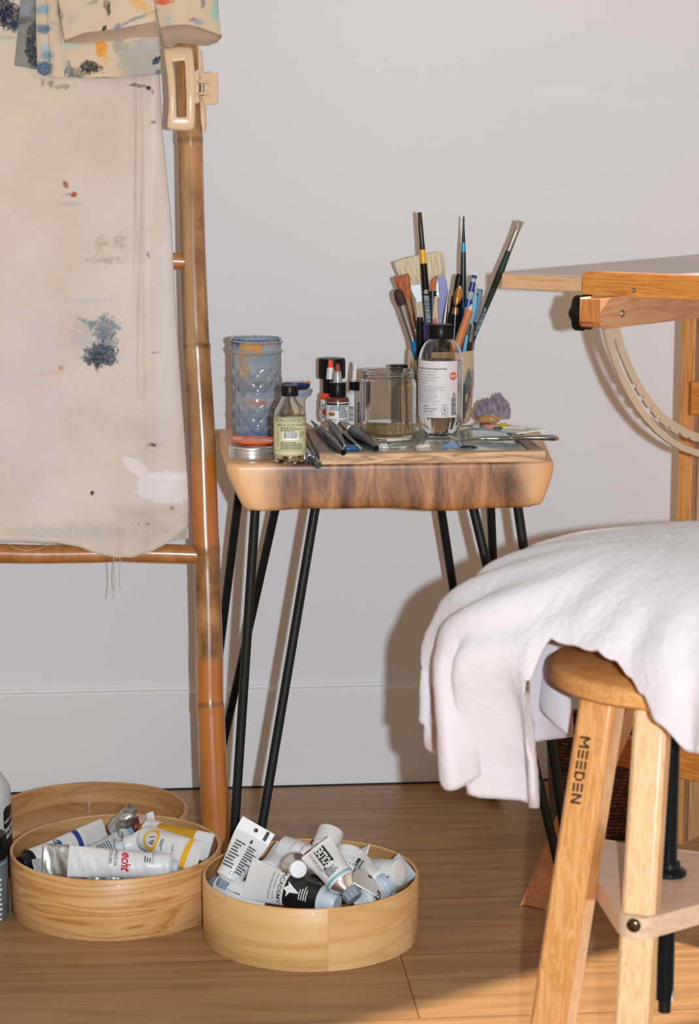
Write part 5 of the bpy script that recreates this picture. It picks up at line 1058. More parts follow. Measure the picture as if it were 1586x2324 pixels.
def paint_tube(label,cap,tail,Rr,wt,capr,capl,capm,bands,decals=None,roll=0,shl=.3,crump=0,group=None,shm=None,bend=0,ridges=0,wide=False,seed=1,tag_tail=None,wband=None):
    a=PZ(*tail); b=PZ(*cap); ax=b-a; Lt=ax.length; X=ax.normalized()
    mid=(a+b)/2; n=(CAM-mid); n=(n-X*n.dot(X)).normalized()
    if roll: n=Matrix.Rotation(R(roll),3,X)@n
    Yv=n.cross(X); rot=Matrix((X,Yv,n)).transposed()
    t=thing('paint_tube',label,'paint tube',a,group,rot)
    Ls=Rr*shl; Lb=Lt-Ls-capl
    rnd=random.Random(seed); ph=[rnd.uniform(0,6.3) for _ in range(6)]
    def w(f): return wt+(Rr-wt)*sms(f*1.15)
    def hh(f): return .0011+(Rr-.0011)*sms(f*1.2)**.8
    def disp(x,th):
        return crump*(math.sin(x*230+ph[0]+2*math.sin(th*2))*.5+math.sin(x*520+ph[1]+th*3)*.3+math.sin(x*130-th*2+ph[2])*.6)
    def bz(x): return -bend*4*(x/Lb)*(1-x/Lb)
    def surf(x,th,eps=0):
        f=x/Lb; q=(disp(x,th) if crump else 0)+eps
        k=1 if 0.02<f<.98 else .3
        return Vector((x,(w(f)+q*.3)*math.sin(th),(hh(f)+q*k)*math.cos(th)+bz(x)))
    nx=max(30,int(Lb/.0016)) if crump else 26; nth=48
    for (f0,f1,mat,nm) in bands:
        m=M(); k=max(2,int(nx*(f1-f0))); vs=[surf(Lb*(f0+(f1-f0)*i/k),2*PI*j/nth) for i in range(k+1) for j in range(nth)]
        fs=[(i*nth+j,(i+1)*nth+j,(i+1)*nth+(j+1)%nth,i*nth+(j+1)%nth) for i in range(k) for j in range(nth)]
        if f0==0: fs.append(tuple(range(nth)))
        m.add(vs,fs); part(t,nm,m,mat,smooth=60)
    # shoulder + cap : lathe about X
    def lat(prof,mat,nm,nn=40,rid=0):
        m=M(); vs=[]
        for r,x in prof:
            for j in range(nn):
                th=2*PI*j/nn; q=r*(1+(rid*math.cos(8*th) if rid and r>capr*.8 else 0)); vs.append(Vector((x,q*math.sin(th),q*math.cos(th))))
        fs=[(i*nn+j,(i+1)*nn+j,(i+1)*nn+(j+1)%nn,i*nn+(j+1)%nn) for i in range(len(prof)-1) for j in range(nn)]
        m.add(vs,fs); part(t,nm,m,mat,smooth=40)
    lat([(Rr,Lb-.0002),(Rr*.98,Lb+Ls*.1),(capr*.75,Lb+Ls),(capr*.7,Lb+Ls+.001)],shm or bands[-1][2],'shoulder')
    lat([(0,Lt-capl),(capr*.95,Lt-capl),(capr,Lt-capl+.0006),(capr*(.93 if not wide else .98),Lt-.0012),(capr*.86,Lt-.0001),(capr*.5,Lt),(0,Lt)],capm,'cap',rid=ridges,nn=64 if ridges else 40)
    if decals:
        m=M(); mats=[INK,WHITE]
        def fn(x,y,eps=.0004):          # x along the tube (m from the tail), y across (m, + towards local +Y)
            ww=w(x/Lb); s=max(-.98,min(.98,y/ww)); return surf(x,math.asin(s),eps)
        decals(m,fn,Lb,mats); 
        if m.v: part(t,'printed_lettering',m,mats,smooth=0)
    return t
def TF(fn,eps=.0004): return lambda x,y: fn(x,y,eps)
LB='oil paint tubes in the left box'; RB='acrylic paint tubes in the right box'
def col(c,nm='tube_colour_'): return pm(nm+str(random.random())[2:6],c,rough=.35,coat=.2,var=.04)
random.seed(5)
z0=.055
# left box ----------------------------------------------------------
NV=col(S(24,62,140)); YL=col(S(238,176,20)); YD=col(S(196,140,20)); RBn=col(S(96,36,30)); LTB=col(S(110,170,200)); REDI=col(S(206,30,44)); TEALL=col(S(120,180,190))
def dec_navy(m,fn,L,ms):
    for k in range(9): 
        x=L*(.50+k*.052); small_print(m,fn,x,.001,x+.0028,.0105,2,0,30+k,vertical=True,fill=1.0)
    ms.append(NV); circ(m,TF(fn,.0006),L*.68,-.0085,0,.006,2)
paint_tube('white oil tube with navy blue band and black cap in the left box',(46,1962,.062),(240,1888,.066),.0155,.019,.0115,.014,CAPB,[(0,.36,TW,'foil_tail'),(.36,.43,NV,'blue_band'),(.43,1,TW,'tube_body')],dec_navy,group=LB,shm=TBK,shl=.15,crump=.0002,seed=2)
def dec_red(m,fn,L,ms):
    ms.append(REDI); put_text(m,'echt',TF(fn,.0008),.0175,L*.66,.004,rot=-PI/2,mi=2,bold=.025,shear=.35,sx=.75)
    put_text(m,'ARTISTS OIL',fn,.0058,L*.575,.009,rot=-PI/2,mi=0,bold=.01,sx=.8); put_text(m,'COLORS',fn,.0058,L*.535,.009,rot=-PI/2,mi=0,bold=.01,sx=.8)
    m.rects([(L*.325,-.012,L*.332,.014)],fn,0,8); put_text(m,'ACRYLIQUE',fn,.0026,L*.87,.009,rot=-PI/2,mi=0); small_print(m,fn,L*.80,.004,L*.86,.014,3,0,5,vertical=True)
paint_tube('white oil tube with red italic lettering and crumpled silver tail, frontmost in the left box',(404,1968,.072),(98,1951,.082),.017,.021,.009,.006,CAPP,[(0,.20,ALU,'foil_tail'),(.20,1,TW,'tube_body')],dec_red,group=LB,crump=.0008,seed=4,shm=TW)
def dec_t(m,fn,L,ms): put_text(m,'CAMBRIDGE',fn,.010,L*.45,0,rot=-PI/2,mi=0,bold=.01); put_text(m,'TON',fn,.008,L*.62,0,rot=-PI/2,mi=0); small_print(m,fn,L*.7,-.01,L*.95,.01,6,0,3,vertical=True)
paint_tube('crumpled pale oil tube with black serif lettering, in the middle of the left box',(190,1952,.050),(330,1888,.072),.015,.020,.009,.010,CAPB,[(0,.3,LTB,'blue_end'),(.3,1,TGY,'tube_body')],dec_t,group=LB,crump=.0010,seed=9)
def dec_a(m,fn,L,ms): 
    for k in range(7): m.rects([(L*.35+k*.005,-.012,L*.35+k*.005+.0006,.011)],fn,0,6)
paint_tube('rolled-up aluminium oil tube with red-brown edge, standing tallest in the left box',(258,1902,.060),(303,1830,.112),.016,.008,.008,.008,CAPW,[(0,.35,ALU,'foil_tail'),(.35,.93,ALU,'tube_body'),(.93,1,RBn,'colour_band')],dec_a,group=LB,crump=.0014,seed=12,roll=10)
paint_tube('red-brown stained oil tube lying across the back of the left box',(287,1880,.078),(352,1868,.082),.013,.016,.008,.006,pm('coral_cap',S(206,120,110),rough=.5,var=.3,c2=S(120,40,34),scale=300),[(0,.35,TW,'foil_tail'),(.35,.75,pm('smudged_label',S(226,214,204),rough=.4,var=.4,c2=S(150,60,40),scale=110),'smudged_label'),(.75,1,RBn,'colour_band')],None,group=LB,crump=.0004,seed=13)
def dec_yl(m,fn,L,ms): put_text(m,'VERNIS',fn,.004,L*.3,.004,rot=-PI/2+PI,mi=0); m.rects([(L*.62,-.002,L*.65,.002)],fn,0)
paint_tube('white oil tube with wide ochre yellow label at the back of the left box',(322,1880,.080),(478,1925,.074),.0155,.019,.009,.006,pm('black_yellow_cap',S(20,18,18),rough=.4,c2=S(226,160,30),var=.3,scale=150),[(0,.26,TW,'foil_tail'),(.26,.80,YD,'yellow_label'),(.80,1,TW,'tube_body')],dec_yl,group=LB,crump=.0003,seed=14)
def dec_y(m,fn,L,ms):
    ms.append(YL); f=TF(fn,.0006)
    circ(m,f,L*.76,0,.0105,.0145,2); put_text(m,'19',TF(fn,.0008),.014,L*.74,0,rot=PI/2+.3,mi=0); put_text(m,'Giallo',fn,.0055,L*.40,.002,rot=PI/2+.3,mi=0); small_print(m,fn,L*.55,-.006,L*.6,.012,2,0,5,vertical=True)
paint_tube('white oil tube with a yellow ring around the number 19, in the left box',(325,1898,.086),(452,1948,.088),.0175,.021,.010,.006,CAPW,[(0,.17,TW,'foil_tail'),(.17,.25,YL,'yellow_band'),(.25,1,TW,'tube_body')],dec_y,group=LB,crump=.0003,seed=15)
paint_tube('plain white oil tube with a clear cap pointing down left, centre of the left box',(262,1925,.070),(345,1905,.080),.0125,.019,.0085,.010,CAPP,[(0,1,TW,'tube_body')],None,group=LB,seed=16)
paint_tube('white tube with black printed end lying below the yellow ring tube in the left box',(330,1935,.048),(430,1975,.060),.015,.018,.010,.012,CAPB,[(0,1,TGY,'tube_body')],dec_a,group=LB,seed=17,crump=.0003)
paint_tube('black-labelled oil tube half buried under the navy-banded tube in the left box',(110,1952,.040),(240,1905,.050),.015,.018,.009,.010,CAPB,[(0,.3,TW,'foil_tail'),(.3,1,TBK,'tube_body')],lambda m,fn,L,ms:[m.rects([(L*.45+k*.004,-.008,L*.45+k*.004+.0006,.010)],fn,1,5) for k in range(6)],group=LB,seed=18)
paint_tube('crumpled silver-grey tube under the red-lettered tube at the front of the left box',(300,1990,.055),(120,1985,.060),.015,.020,.009,.010,CAPP,[(0,1,ALU,'tube_body')],dec_a,group=LB,seed=19,crump=.0010)
paint_tube('grey foil tube corner at the front left of the left box, under the silver tail',(140,1960,.045),(80,1978,.062),.012,.016,.009,.006,CAPP,[(0,1,TGY,'tube_body')],None,group=LB,seed=20,crump=.0006)
paint_tube('pale blue-grey tube end at the front right of the left box',(360,1965,.050),(438,1978,.066),.013,.017,.009,.006,CAPP,[(0,1,pm('pale_blue_tube',S(160,180,196),rough=.35,var=.05),'tube_body')],None,group=LB,seed=21)
for i,(a_,b_) in enumerate([((110,1930,.022),(230,1960,.022)),((260,1890,.022),(240,1990,.022)),((330,1890,.025),(340,1985,.025)),((400,1910,.022),(420,1975,.025)),((180,1900,.022),(300,1925,.022))]):
    paint_tube('white oil tube buried at the bottom of the left box',a_,b_,.014,.018,.009,.01,CAPW,[(0,1,TGY,'tube_body')],None,group='buried tubes at the bottom of the left box',seed=30+i)
# right box ---------------------------------------------------------
def dec_liq(m,fn,L,ms):
    for k in range(5): pass
    small_print(m,fn,L*.22,-.016,L*.92,-.003,12,0,41,vertical=False)
    for k in range(11): x=L*(.25+k*.06); small_print(m,fn,x,.003,x+.0018,.015,1,0,50+k,vertical=True,fill=1.1)
    for k in range(9): x=L*(.25+k*.06); small_print(m,fn,x,-.015,x+.0018,-.001,1,0,70+k,vertical=True,fill=1.1)
    m.rects([(L*.10,.0005,L*.17,.003)],fn,0,2)
def dec_liq2(m,fn,L,ms):
    for k in range(11): x=L*(.22+k*.06); small_print(m,fn,x,.002,x+.0020,.016,1,0,50+k,vertical=True,fill=1.1)
    for k in range(9): x=L*(.22+k*.07); small_print(m,fn,x,-.016,x+.0020,-.002,1,0,70+k,vertical=True,fill=1.1)
    m.rects([(L*.08,.0010,L*.16,.0038)],fn,0,2); circ(m,fn,L*.90,0,.0022,.0028,0)
t=paint_tube('white acrylic tube with punched hanging tab, standing up at the left of the right box',(505,2018,.062),(573,1898,.122),.0175,.0235,.011,.010,CAPG,[(0,1,TW,'tube_body')],dec_liq2,group=RB,ridges=.06,seed=41)
m=M(); hole=[(.0025*math.cos(a),.0025*math.sin(a)) for a in [2*PI*k/16 for k in range(16)]]
yl=.0235; xs0=-.016
# tab built as two halves around a round hole
c0=(-.0085,0)
def tabhalf(sg):
    pts=[(xs0,0),(xs0,sg*yl),(.001,sg*yl),(.001,0),(c0[0]+.0028,0)]+[(c0[0]+.0028*math.cos(a),sg*.0028*math.sin(a)) for a in [PI*k/10 for k in range(1,10)]]+[(c0[0]-.0028,0)]
    m.prism([Vector((x,y,-.0006)) for x,y in pts],Vector((0,0,.0012)))
tabhalf(1); tabhalf(-1); 
part(t,'hanging_tab',m,TW,smooth=0)
m=M(); m.add([Vector(p) for p in ((-.0145,.013,.0009),(-.002,.013,.0009),(-.002,.0175,.0009),(-.0145,.0175,.0009))],[(0,1,2,3)]); part(t,'black_printed_mark',m,INK,smooth=0)
paint_tube('white barcoded tube with grey cap lying below the hanging tab tube, right box',(484,2004,.060),(600,2052,.055),.0165,.020,.0105,.011,CAPG,[(0,1,TW,'tube_body')],lambda m,fn,L,ms:barcode(m,fn,L*.45,.000,L*.9,.012,22,0,5),group=RB,ridges=.06,seed=42)
def dec_ac(m,fn,L,ms):
    put_text(m,'ACADEMY',TF(fn,.0007),.0088,L*.50,0,rot=-PI/2,mi=0,bold=.005,sx=.95)
    put_text(m,'FINE ARTISTS COLOR',fn,.0034,L*.42,0,rot=-PI/2,mi=0); put_text(m,'COLORE ACRYLIQUE',fn,.0036,L*.36,0,rot=-PI/2,mi=0,bold=.01)
    f=TF(fn,.0009); X0=L*.60
    m.add([f(X0+.020,-.001),f(X0-.001,.010),f(X0+.002,.0055),f(X0-.005,.0005),f(X0+.001,-.0025),f(X0+.001,-.009),f(X0+.006,-.0030)],[(0,1,2,3),(0,3,4,6),(4,5,6)],1)
    for k in range(4): x=L*(.78+k*.03); small_print(m,f,x,-.008,x+.0014,.010,1,1,60+k,vertical=True,fill=1)
paint_tube('black and white acrylic tube lettered ACADEMY, lying at the front of the right box',(766,2052,.070),(560,1992,.082),.0185,.0255,.0125,.016,CAPP,[(0,.56,TW,'tube_body'),(.56,1,TBK,'black_half')],dec_ac,group=RB,seed=43,shm=CAPP)
def dec_go(m,fn,L,ms):
    f=TF(fn,.0007); patch2=lambda x0,y0,x1,y1,mi,e: m.grid(lambda u,v:fn(x0+(x1-x0)*u,y0+(y1-y0)*v,e),8,8,mi)
    patch2(L*.08,-.0065,L*.56,.0085,0,.0005)
    put_text(m,'GOLDEN',TF(fn,.0009),.0150,L*.32,.0010,rot=PI,mi=1,bold=.02,sx=max(.6,L*.46/.066))
    put_text(m,'ARTIST ACRYLICS',f,.0048,L*.34,-.0115,rot=PI,mi=0,sx=.8); 
    patch2(L*.58,-.0085,L*.63,-.0055,0,.0006)
    for k in range(6): x=L*(.62+k*.035); small_print(m,f,x,-.010,x+.0012,.009,1,0,80+k,vertical=True,fill=1)
paint_tube('large white acrylic tube lettered GOLDEN with aqua band and grey fluted cap',(806,2040,.082),(716,1922,.134),.0185,.0225,.0115,.013,CAPG,[(0,.88,TW,'tube_body'),(.88,.94,TEALL,'aqua_band'),(.94,1,TW,'tube_end')],dec_go,group=RB,ridges=.055,seed=44,shm=SH,shl=.75)
def dec59(m,fn,L,ms): put_text(m,'59 ml e 2 US fl oz',fn,.0058,L*.80,0,rot=PI/2,mi=0,sx=.9)
def dec59b(m,fn,L,ms):
    dec59(m,fn,L,ms); ms.append(REDI); m.grid(lambda u,v:fn(L*.63+(u-.5)*.009,-.004+(v-.5)*.018*math.sin(min(1,max(.02,u*.96+.02))*PI),.0006),8,6,2)
def dec59c(m,fn,L,ms):
    dec59(m,fn,L,ms)
paint_tube('white acrylic tube with red oval mark and white cap in the right box',(640,1925,.094),(770,1975,.080),.0175,.021,.0172,.017,CAPW,[(0,1,TW,'tube_body')],dec59b,group=RB,wide=True,seed=45)
paint_tube('white acrylic tube with navy band standing cap-up at the back of the right box',(752,1885,.118),(715,1985,.075),.0172,.021,.0172,.020,CAPW,[(0,.62,TW,'tube_body'),(.62,.68,NV,'navy_band'),(.68,1,TW,'tube_end')],dec59c,group=RB,wide=True,seed=46)
paint_tube('white acrylic tube with white cap standing behind the GOLDEN tube',(793,1925,.104),(778,2000,.070),.0155,.020,.0155,.016,CAPW,[(0,1,TW,'tube_body')],dec59c,group=RB,wide=True,seed=47)
ORB=col(S(206,120,40))
paint_tube('tube pointing its round white cap at the viewer, with silver shoulder and orange band',(677,1973,.106),(650,1962,.060),.0195,.022,.0118,.012,CAPW,[(0,.86,TW,'tube_body'),(.86,1,ORB,'orange_band')],None,group=RB,seed=48,shm=SH,shl=.45,roll=0)
def dec_lq(m,fn,L,ms):
    m.grid(lambda u,v:fn(L*(.12+.30*u),-.016+.030*v,.0005),10,10,0)
    put_text(m,'Liquitex',TF(fn,.0009),.0115,L*.31,0,rot=PI/2,mi=1,bold=.02,sx=.8); put_text(m,'BASICS',TF(fn,.0009),.0048,L*.2,0,rot=PI/2,mi=1)
paint_tube('white tube with a black lettered panel and hanging hole, right of the GOLDEN tube',(876,2010,.076),(796,1966,.086),.0165,.024,.0125,.008,CAPW,[(0,1,TW,'tube_body')],dec_lq,group=RB,seed=49)
paint_tube('white acrylic tube with wide smooth white cap pointing right, in the right box',(908,1980,.090),(790,1985,.072),.0178,.022,.0170,.020,CAPW,[(0,1,TGY,'tube_body')],None,group=RB,wide=True,seed=50)
t=paint_tube('white tube tail with round punched hole, lying at the right of the right box',(838,1975,.066),(822,2015,.094),.015,.020,.010,.006,CAPW,[(0,1,TW,'tube_body')],lambda m,fn,L,ms:circ(m,TF(fn,.0005),L*.38,-.003,0,.0034,0),group=RB,seed=51,roll=8)
paint_tube('pale blue-grey tube with upturned pointed tail at the far right of the right box',(850,2026,.070),(925,1962,.090),.015,.018,.010,.008,CAPW,[(0,1,pm('pale_blue_tube_2',S(186,198,210),rough=.35,var=.08),'tube_body')],lambda m,fn,L,ms:small_print(m,fn,L*.4,-.006,L*.9,.008,4,0,7),group=RB,seed=52,crump=.0003)
paint_tube('white tube with a black swirl mark, lying at the front right of the right box',(815,2046,.070),(890,2014,.066),.0135,.019,.010,.006,CAPW,[(0,1,TW,'tube_body')],lambda m,fn,L,ms:[circ(m,TF(fn,.0005),L*.82,0,0,.0075,0),circ(m,TF(fn,.0008),L*.82,.002,.0018,.0032,1)],group=RB,seed=53)
paint_tube('black acrylic tube with small white lettering buried below the silver-shouldered tube',(660,2010,.055),(770,1990,.068),.0165,.020,.010,.006,CAPG,[(0,.2,LTB,'blue_band'),(.2,1,TBK,'tube_body')],lambda m,fn,L,ms:put_text(m,'HEAVY BODY ACRYLIC',fn,.0045,L*.5,.004,rot=PI,mi=1),group=RB,seed=54)
paint_tube('white tube with folded corner at the back right of the right box',(800,1960,.070),(832,1936,.096),.012,.014,.009,.006,CAPW,[(0,1,TW,'tube_body')],None,group=RB,seed=55,crump=.0005,roll=60)
paint_tube('white tube with a dark blue mark between the ACADEMY tube and the red oval tube',(596,1992,.072),(655,1935,.086),.0165,.021,.010,.010,CAPG,[(0,1,TW,'tube_body')],None,group=RB,seed=56,ridges=.05)
paint_tube('white tube with navy oval and small flag print behind the ACADEMY tube',(618,1990,.074),(650,2020,.060),.016,.019,.013,.010,CAPW,[(0,.6,TW,'tube_body'),(.6,.8,NV,'navy_band'),(.8,1,TW,'tube_end')],None,group=RB,seed=57)
for i,(a_,b_) in enumerate([((520,1960,.025),(600,2030,.025)),((640,1930,.025),(640,2040,.025)),((700,1930,.025),(760,2040,.025)),((790,1950,.025),(860,2020,.025)),((880,1950,.028),(840,2040,.028)),((590,1940,.025),(700,1960,.025))]):
    paint_tube('white acrylic tube buried at the bottom of the right box',a_,b_,.015,.019,.010,.01,CAPW,[(0,1,TGY,'tube_body')],None,group='buried tubes at the bottom of the right box',seed=60+i)
# ------------------------------------------------------------------ bottles at the left edge
def za(py,c): return zat(py,dist(c))
Dq=2.90; ic=CPZ(-42,Dq,.1); ic.z=0; ir=.0400
z=lambda py:zat(py,Dq)
ib=thing('alcohol_bottle','frosted white plastic bottle with black label, behind the slate bottle at the left edge','bottle',ic)
m=M(); ht=z(1770); m.lathe([(0,0),(ir*.93,0),(ir,.003),(ir,ht-.016),(ir*.96,ht-.008),(ir*.84,ht),(ir*.6,ht+.014),(ir*.42,ht+.02),(ir*.42,ht+.03)],56)
part(ib,'bottle_body',m,pm('frosted_hdpe',S(206,208,206),rough=.4,trans=.15,var=.03),smooth=50)
part(ib,'cap',(lambda mm_:mm_)(ridged(ir*.46,ht+.028,ht+.05,amp=.0004)),CAPW,smooth=50)
m=M(); fn=cyl_fn(ir,a0(ic),.0004); f2=cyl_fn(ir,a0(ic),.0008)
m.grid(lambda u,v:fn(.032+u*.034,z(2060)+(z(1822)+.0-.0-z(2060)-.006*(1-min(1,u*5))**2)*v),12,14,0)
put_text(m,'amazon basics' and 'basic care',f2,.006,.0445,z(1850),mi=1,rot=.35,bold=.01); put_text(m,'Isopropyl',f2,.0105,.0465,z(1868),mi=1,rot=.35,bold=.02,sx=.72); put_text(m,'alcohol',f2,.0105,.0465,z(1884),mi=1,rot=.35,bold=.02,sx=.72)
part(ib,'printed_label',m,[TBK,WHITE],smooth=60)
Dq2=2.735; jc=CPZ(-40,Dq2,.05); jc.z=0; jr=.0335; z=lambda py:zat(py,Dq2)
jb=thing('medium_bottle','slate blue bottle with white print and black cap at the left edge','bottle',jc)
ht=z(1948); m=M(); m.lathe([(0,0),(jr*.94,0),(jr,.003),(jr,ht-.004),(jr*.96,ht),(jr*.8,ht+.004)],48); part(jb,'bottle_body',m,pm('slate_grey_bottle',S(96,110,116),rough=.3,coat=.4,var=.06),smooth=50)
part(jb,'cap',ridged(jr*.95,ht+.001,z(1893),amp=.0004),BLACK,smooth=50)
m=M(); m.lathe([(jr+.0002,ht-.0028),(jr+.0002,ht-.0008)],48); part(jb,'shoulder_ring',m,LTB,smooth=50)
m=M(); f2=cyl_fn(jr,a0(jc),.0005)
for k in range(9):
    small_print(m,f2,.0215+(k%2)*.001,z(1985+k*11)-.0012,.0275,z(1985+k*11)+.0012,1,0,k,fill=1.3)
part(jb,'printed_lettering',m,[WHITE],smooth=0)
# ================================================================== DRAFTING TABLE ON THE RIGHT
E2=(CR*.59+CF*.81).normalized(); E1=(CR*.70-CF*.714).normalized(); E1=(E1-E2*E1.dot(E2)).normalized()
def beech(nm,a,b,c,rot=0,sc=.08,ax='X',rough=.4,coat=.3,grain=60):
    s=[1,1,1]; s['XYZ'.index(ax)]=sc
    return wood(nm,[(.3,a),(.5,b),(.72,c)],sc=tuple(s),rot=(0,0,rot),grain=grain,rings=1.2,rough=rough,coat=coat,bump=.1,fine=1.1)
ang1=math.atan2(E1.y,E1.x); ang2=math.atan2(E2.y,E2.x)
BEO=beech('honey_beech_rail',S(178,104,38),S(198,124,52),S(212,142,68),rot=-ang1); BEP=beech('pale_beech',S(190,140,98),S(206,158,116),S(218,172,130),rot=-ang1)
BE2=beech('beech_beam',S(180,126,86),S(196,144,104),S(206,156,116),rot=-ang2); BEV=beech('beech_upright',S(186,136,94),S(202,154,112),S(212,166,126),ax='Z'); BEVO=beech('honey_beech_upright',S(186,122,62),S(204,140,78),S(214,152,90),ax='Z')
ZB=.8355; C0=PZ(1139,621,ZB); C0D=dist(C0); print('corner D',C0D)
dt=thing('drafting_table','beech drafting table with tilting top seen from its left corner, at the right edge','table',Vector((C0.x,C0.y,0)))
def DT(a,b,z): q=C0+E2*a+E1*b; return Vector((q.x,q.y,z))
bth=zat(621,C0D)-zat(655,C0D)
LA,LBb=.60,.95
Mx=Matrix((E1,E2,UPZ)).transposed()
m=M(); m.box(DT(LA/2,LBb/2,ZB-bth/2),(LBb,LA,bth-.001),Mx); part(dt,'board',m,BEP,W=True,bevel=.0008,smooth=0)
m=M(); m.box(DT(LA/2,LBb/2,ZB+.0002),(LBb-.001,LA-.001,.0008),Mx); part(dt,'board_surface',m,pm('pale_grey_laminate',S(206,194,190),rough=.5,var=.02),W=True,smooth=0)
# honey coloured front rail along the front edge
P1=C0-E2*.0; nE=E1.cross(UPZ); 
if nE.dot(CAM-C0)<0: nE=-nE
def FR1(px,py,off=.0): return RP(px,py,C0+nE*off,nE)
p_tl=FR1(1322,616,.02); p_bl=FR1(1322,668,.02); b0_=(p_tl-C0).dot(E1); zt_,zb_=p_tl.z,p_bl.z
m=M(); L_=LBb-b0_-.02; rc=.006; prof=[(0,zb_+.0),(0,zt_-rc),(rc*.3,zt_-rc*.3),(rc,zt_),(L_,zt_),(L_,zb_)]
m.prism([DT(0,0,0)*1+Vector((0,0,0))+E1*(b0_+x)+nE*.02+Vector((0,0,z_)) for x,z_ in prof],-nE*.0195); part(dt,'front_rail',m,BEO,W=True,bevel=.0015,smooth=30)
BOLT=pm('antique_brass_bolt',(.45,.36,.26),rough=.3,metal=1)
def bolt(par,px,py,P0,n,rp,nm='bolt'):
    c=RP(px,py,P0,n); r=rp/FPX*dist(c); m=M(); k=Vector((0,0,1)); q=n.to_track_quat('Z','Y').to_matrix()
    m.lathe([(r,0),(r,.0008),(r*.85,.0022),(r*.5,.003),(r*.35,.0024),(0,.0022)],28); m.v=[q@p+c for p in m.v]; return part(par,nm,m,BOLT,W=True,smooth=50)
bolt(dt,1438,658,C0+nE*.02,nE,6)
# tapered beam under the board, running back along the other edge direction
n2=E2.cross(UPZ)
if n2.dot(CAM-C0)<0: n2=-n2
PB=PD(1363,743,2.50)
def BM(px,py,off=0): return RP(px,py,PB+n2*off,n2)
bt_=BM(1363,672); poly=[BM(1369,743),BM(1362,735),BM(1362,672)]; 
far=BM(1586,682); far2=BM(1586,716); ext=E2*.25
zt2=ZB-bth-.001
poly=[BM(1370,744),BM(1366,742),BM(1363,735),Vector((BM(1363,672).x,BM(1363,672).y,min(zb_+.004,zt2))),]
q1=BM(1700,716); q2=BM(1700,703); q1.z=poly[3].z
poly+= [q1,BM(1700,704)]
m=M(); m.prism(poly,-n2*.026,mi=0,mi2=1); part(dt,'support_beam',m,[BE2,beech('beam_end_grain',S(170,98,46),S(188,116,58),S(200,130,70),ax='Z')],W=True,bevel=.002,smooth=30)
bolt(part(dt,'bolt_plate',(lambda mm_:mm_.box(BM(1411,713,.0005),(.004,.004,.001),Mx))(M()),BOLT,W=True,smooth=0),1411,712,PB,n2,9,'carriage_bolt')
# knob
m=M(); kc_=PD(1337,710,2.58); kr=.021
vs=[];nn=60
for (s,x) in ((0,0),(.9,0),(1,.003),(1,.013),(.9,.016),(0,.017)):
    for k in range(nn):
        a=2*PI*k/nn; r=kr*s*(1+.10*math.cos(6*a)); vs.append(kc_+E1*(r*math.cos(a))*0+E2*0+(-E1*.4-E2*.1).normalized()*0+ (lambda A,Bv:A*(r*math.cos(a))+Bv*(r*math.sin(a)))(E2,UPZ)-E1*x*0+ -E1*x)
fs=[(i*nn+k,i*nn+(k+1)%nn,(i+1)*nn+(k+1)%nn,(i+1)*nn+k) for i in range(5) for k in range(nn)]
# lobed wheel whose axis is along the rail direction
m.add(vs,fs); m.tube([kc_,kc_+E1*.03],.004,14); part(dt,'star_knob',m,BLACK,W=True,smooth=40)
# notched curved brace
BR=pm('brass_plated_steel',(.90,.83,.70),rough=.32,metal=.75,var=.06)
Z=3.263
def ZP(L): return [(1100+x/Z,560+y/Z) for x,y in L]
out=ZP([(872,580),(880,600),(915,740),(960,870),(1010,1000),(1060,1100),(1120,1200),(1190,1290),(1270,1380),(1360,1450),(1460,1510),(1586,1555),(1700,1580)])
so_=ZP([(935,580),(940,600),(952,690),(975,790),(1010,890),(1050,970),(1100,1065),(1160,1170),(1230,1270),(1310,1350),(1400,1425),(1490,1475),(1586,1505),(1700,1530)])
si_=ZP([(968,580),(966,600),(968,680),(990,760),(1040,880),(1075,960),(1100,1010),(1114,1020),(1128,1004),(1132,1034),(1122,1052),(1150,1100),(1164,1108),(1176,1098),(1184,1130),(1176,1142),(1208,1190),(1222,1196),(1236,1182),(1244,1212),(1238,1222),(1272,1268),(1288,1272),(1302,1262),(1308,1290),(1304,1298),(1345,1336),(1356,1336),(1370,1322),(1380,1350),(1380,1360),(1422,1390),(1436,1384),(1444,1372),(1462,1400),(1500,1420),(1514,1406),(1530,1430),(1570,1444),(1586,1440),(1600,1460),(1700,1480)])
inn=ZP([(1000,580),(1002,600),(1030,720),(1080,850),(1130,960),(1190,1060),(1250,1150),(1320,1230),(1400,1290),(1490,1345),(1586,1385),(1700,1410)])
PA=PB-n2*.012
def ar(L): return [RP(x,y,PA,n2) for x,y in L]
m=M(); m.prism(ar(out+list(reversed(so_[2:]))+si_[2:]+list(reversed(inn))),-n2*.0035)
part(dt,'notched_brace',m,BR,W=True,smooth=20)
# upright panel with slots, at its own place under the left edge of the top
PU=PZ(1549,1917,0); n1=-E1
def UP_(px,py,off=0): return RP(px,py,PU+n2*off,n2)
def upr(a,z,off=0): return Vector((PU.x,PU.y,0))+E2*a+Vector((0,0,z))+n2*off
def slotpanel(a0_,a1_,z0_,z1_,slots,mt,nm):
    m=M(); xs=[a0_]; 
    for s in slots: xs+=[s[0],s[1]]
    xs.append(a1_)
    for i in range(0,len(xs)-1,2): m.box(upr((xs[i]+xs[i+1])/2,(z0_+z1_)/2,-.011),(xs[i+1]-xs[i],.022,z1_-z0_),Matrix((E2,-n2,UPZ)).transposed())
    for (s0,s1,zs) in slots:
        zz=z0_
        for (za_,zb2) in zs+[(z1_,z1_)]:
            if za_>zz: m.box(upr((s0+s1)/2,(zz+za_)/2,-.011),(s1-s0,.022,za_-zz),Matrix((E2,-n2,UPZ)).transposed())
            zz=zb2
    return part(dt,nm,m,mt,W=True,smooth=0)
PT=ZB-bth-.002
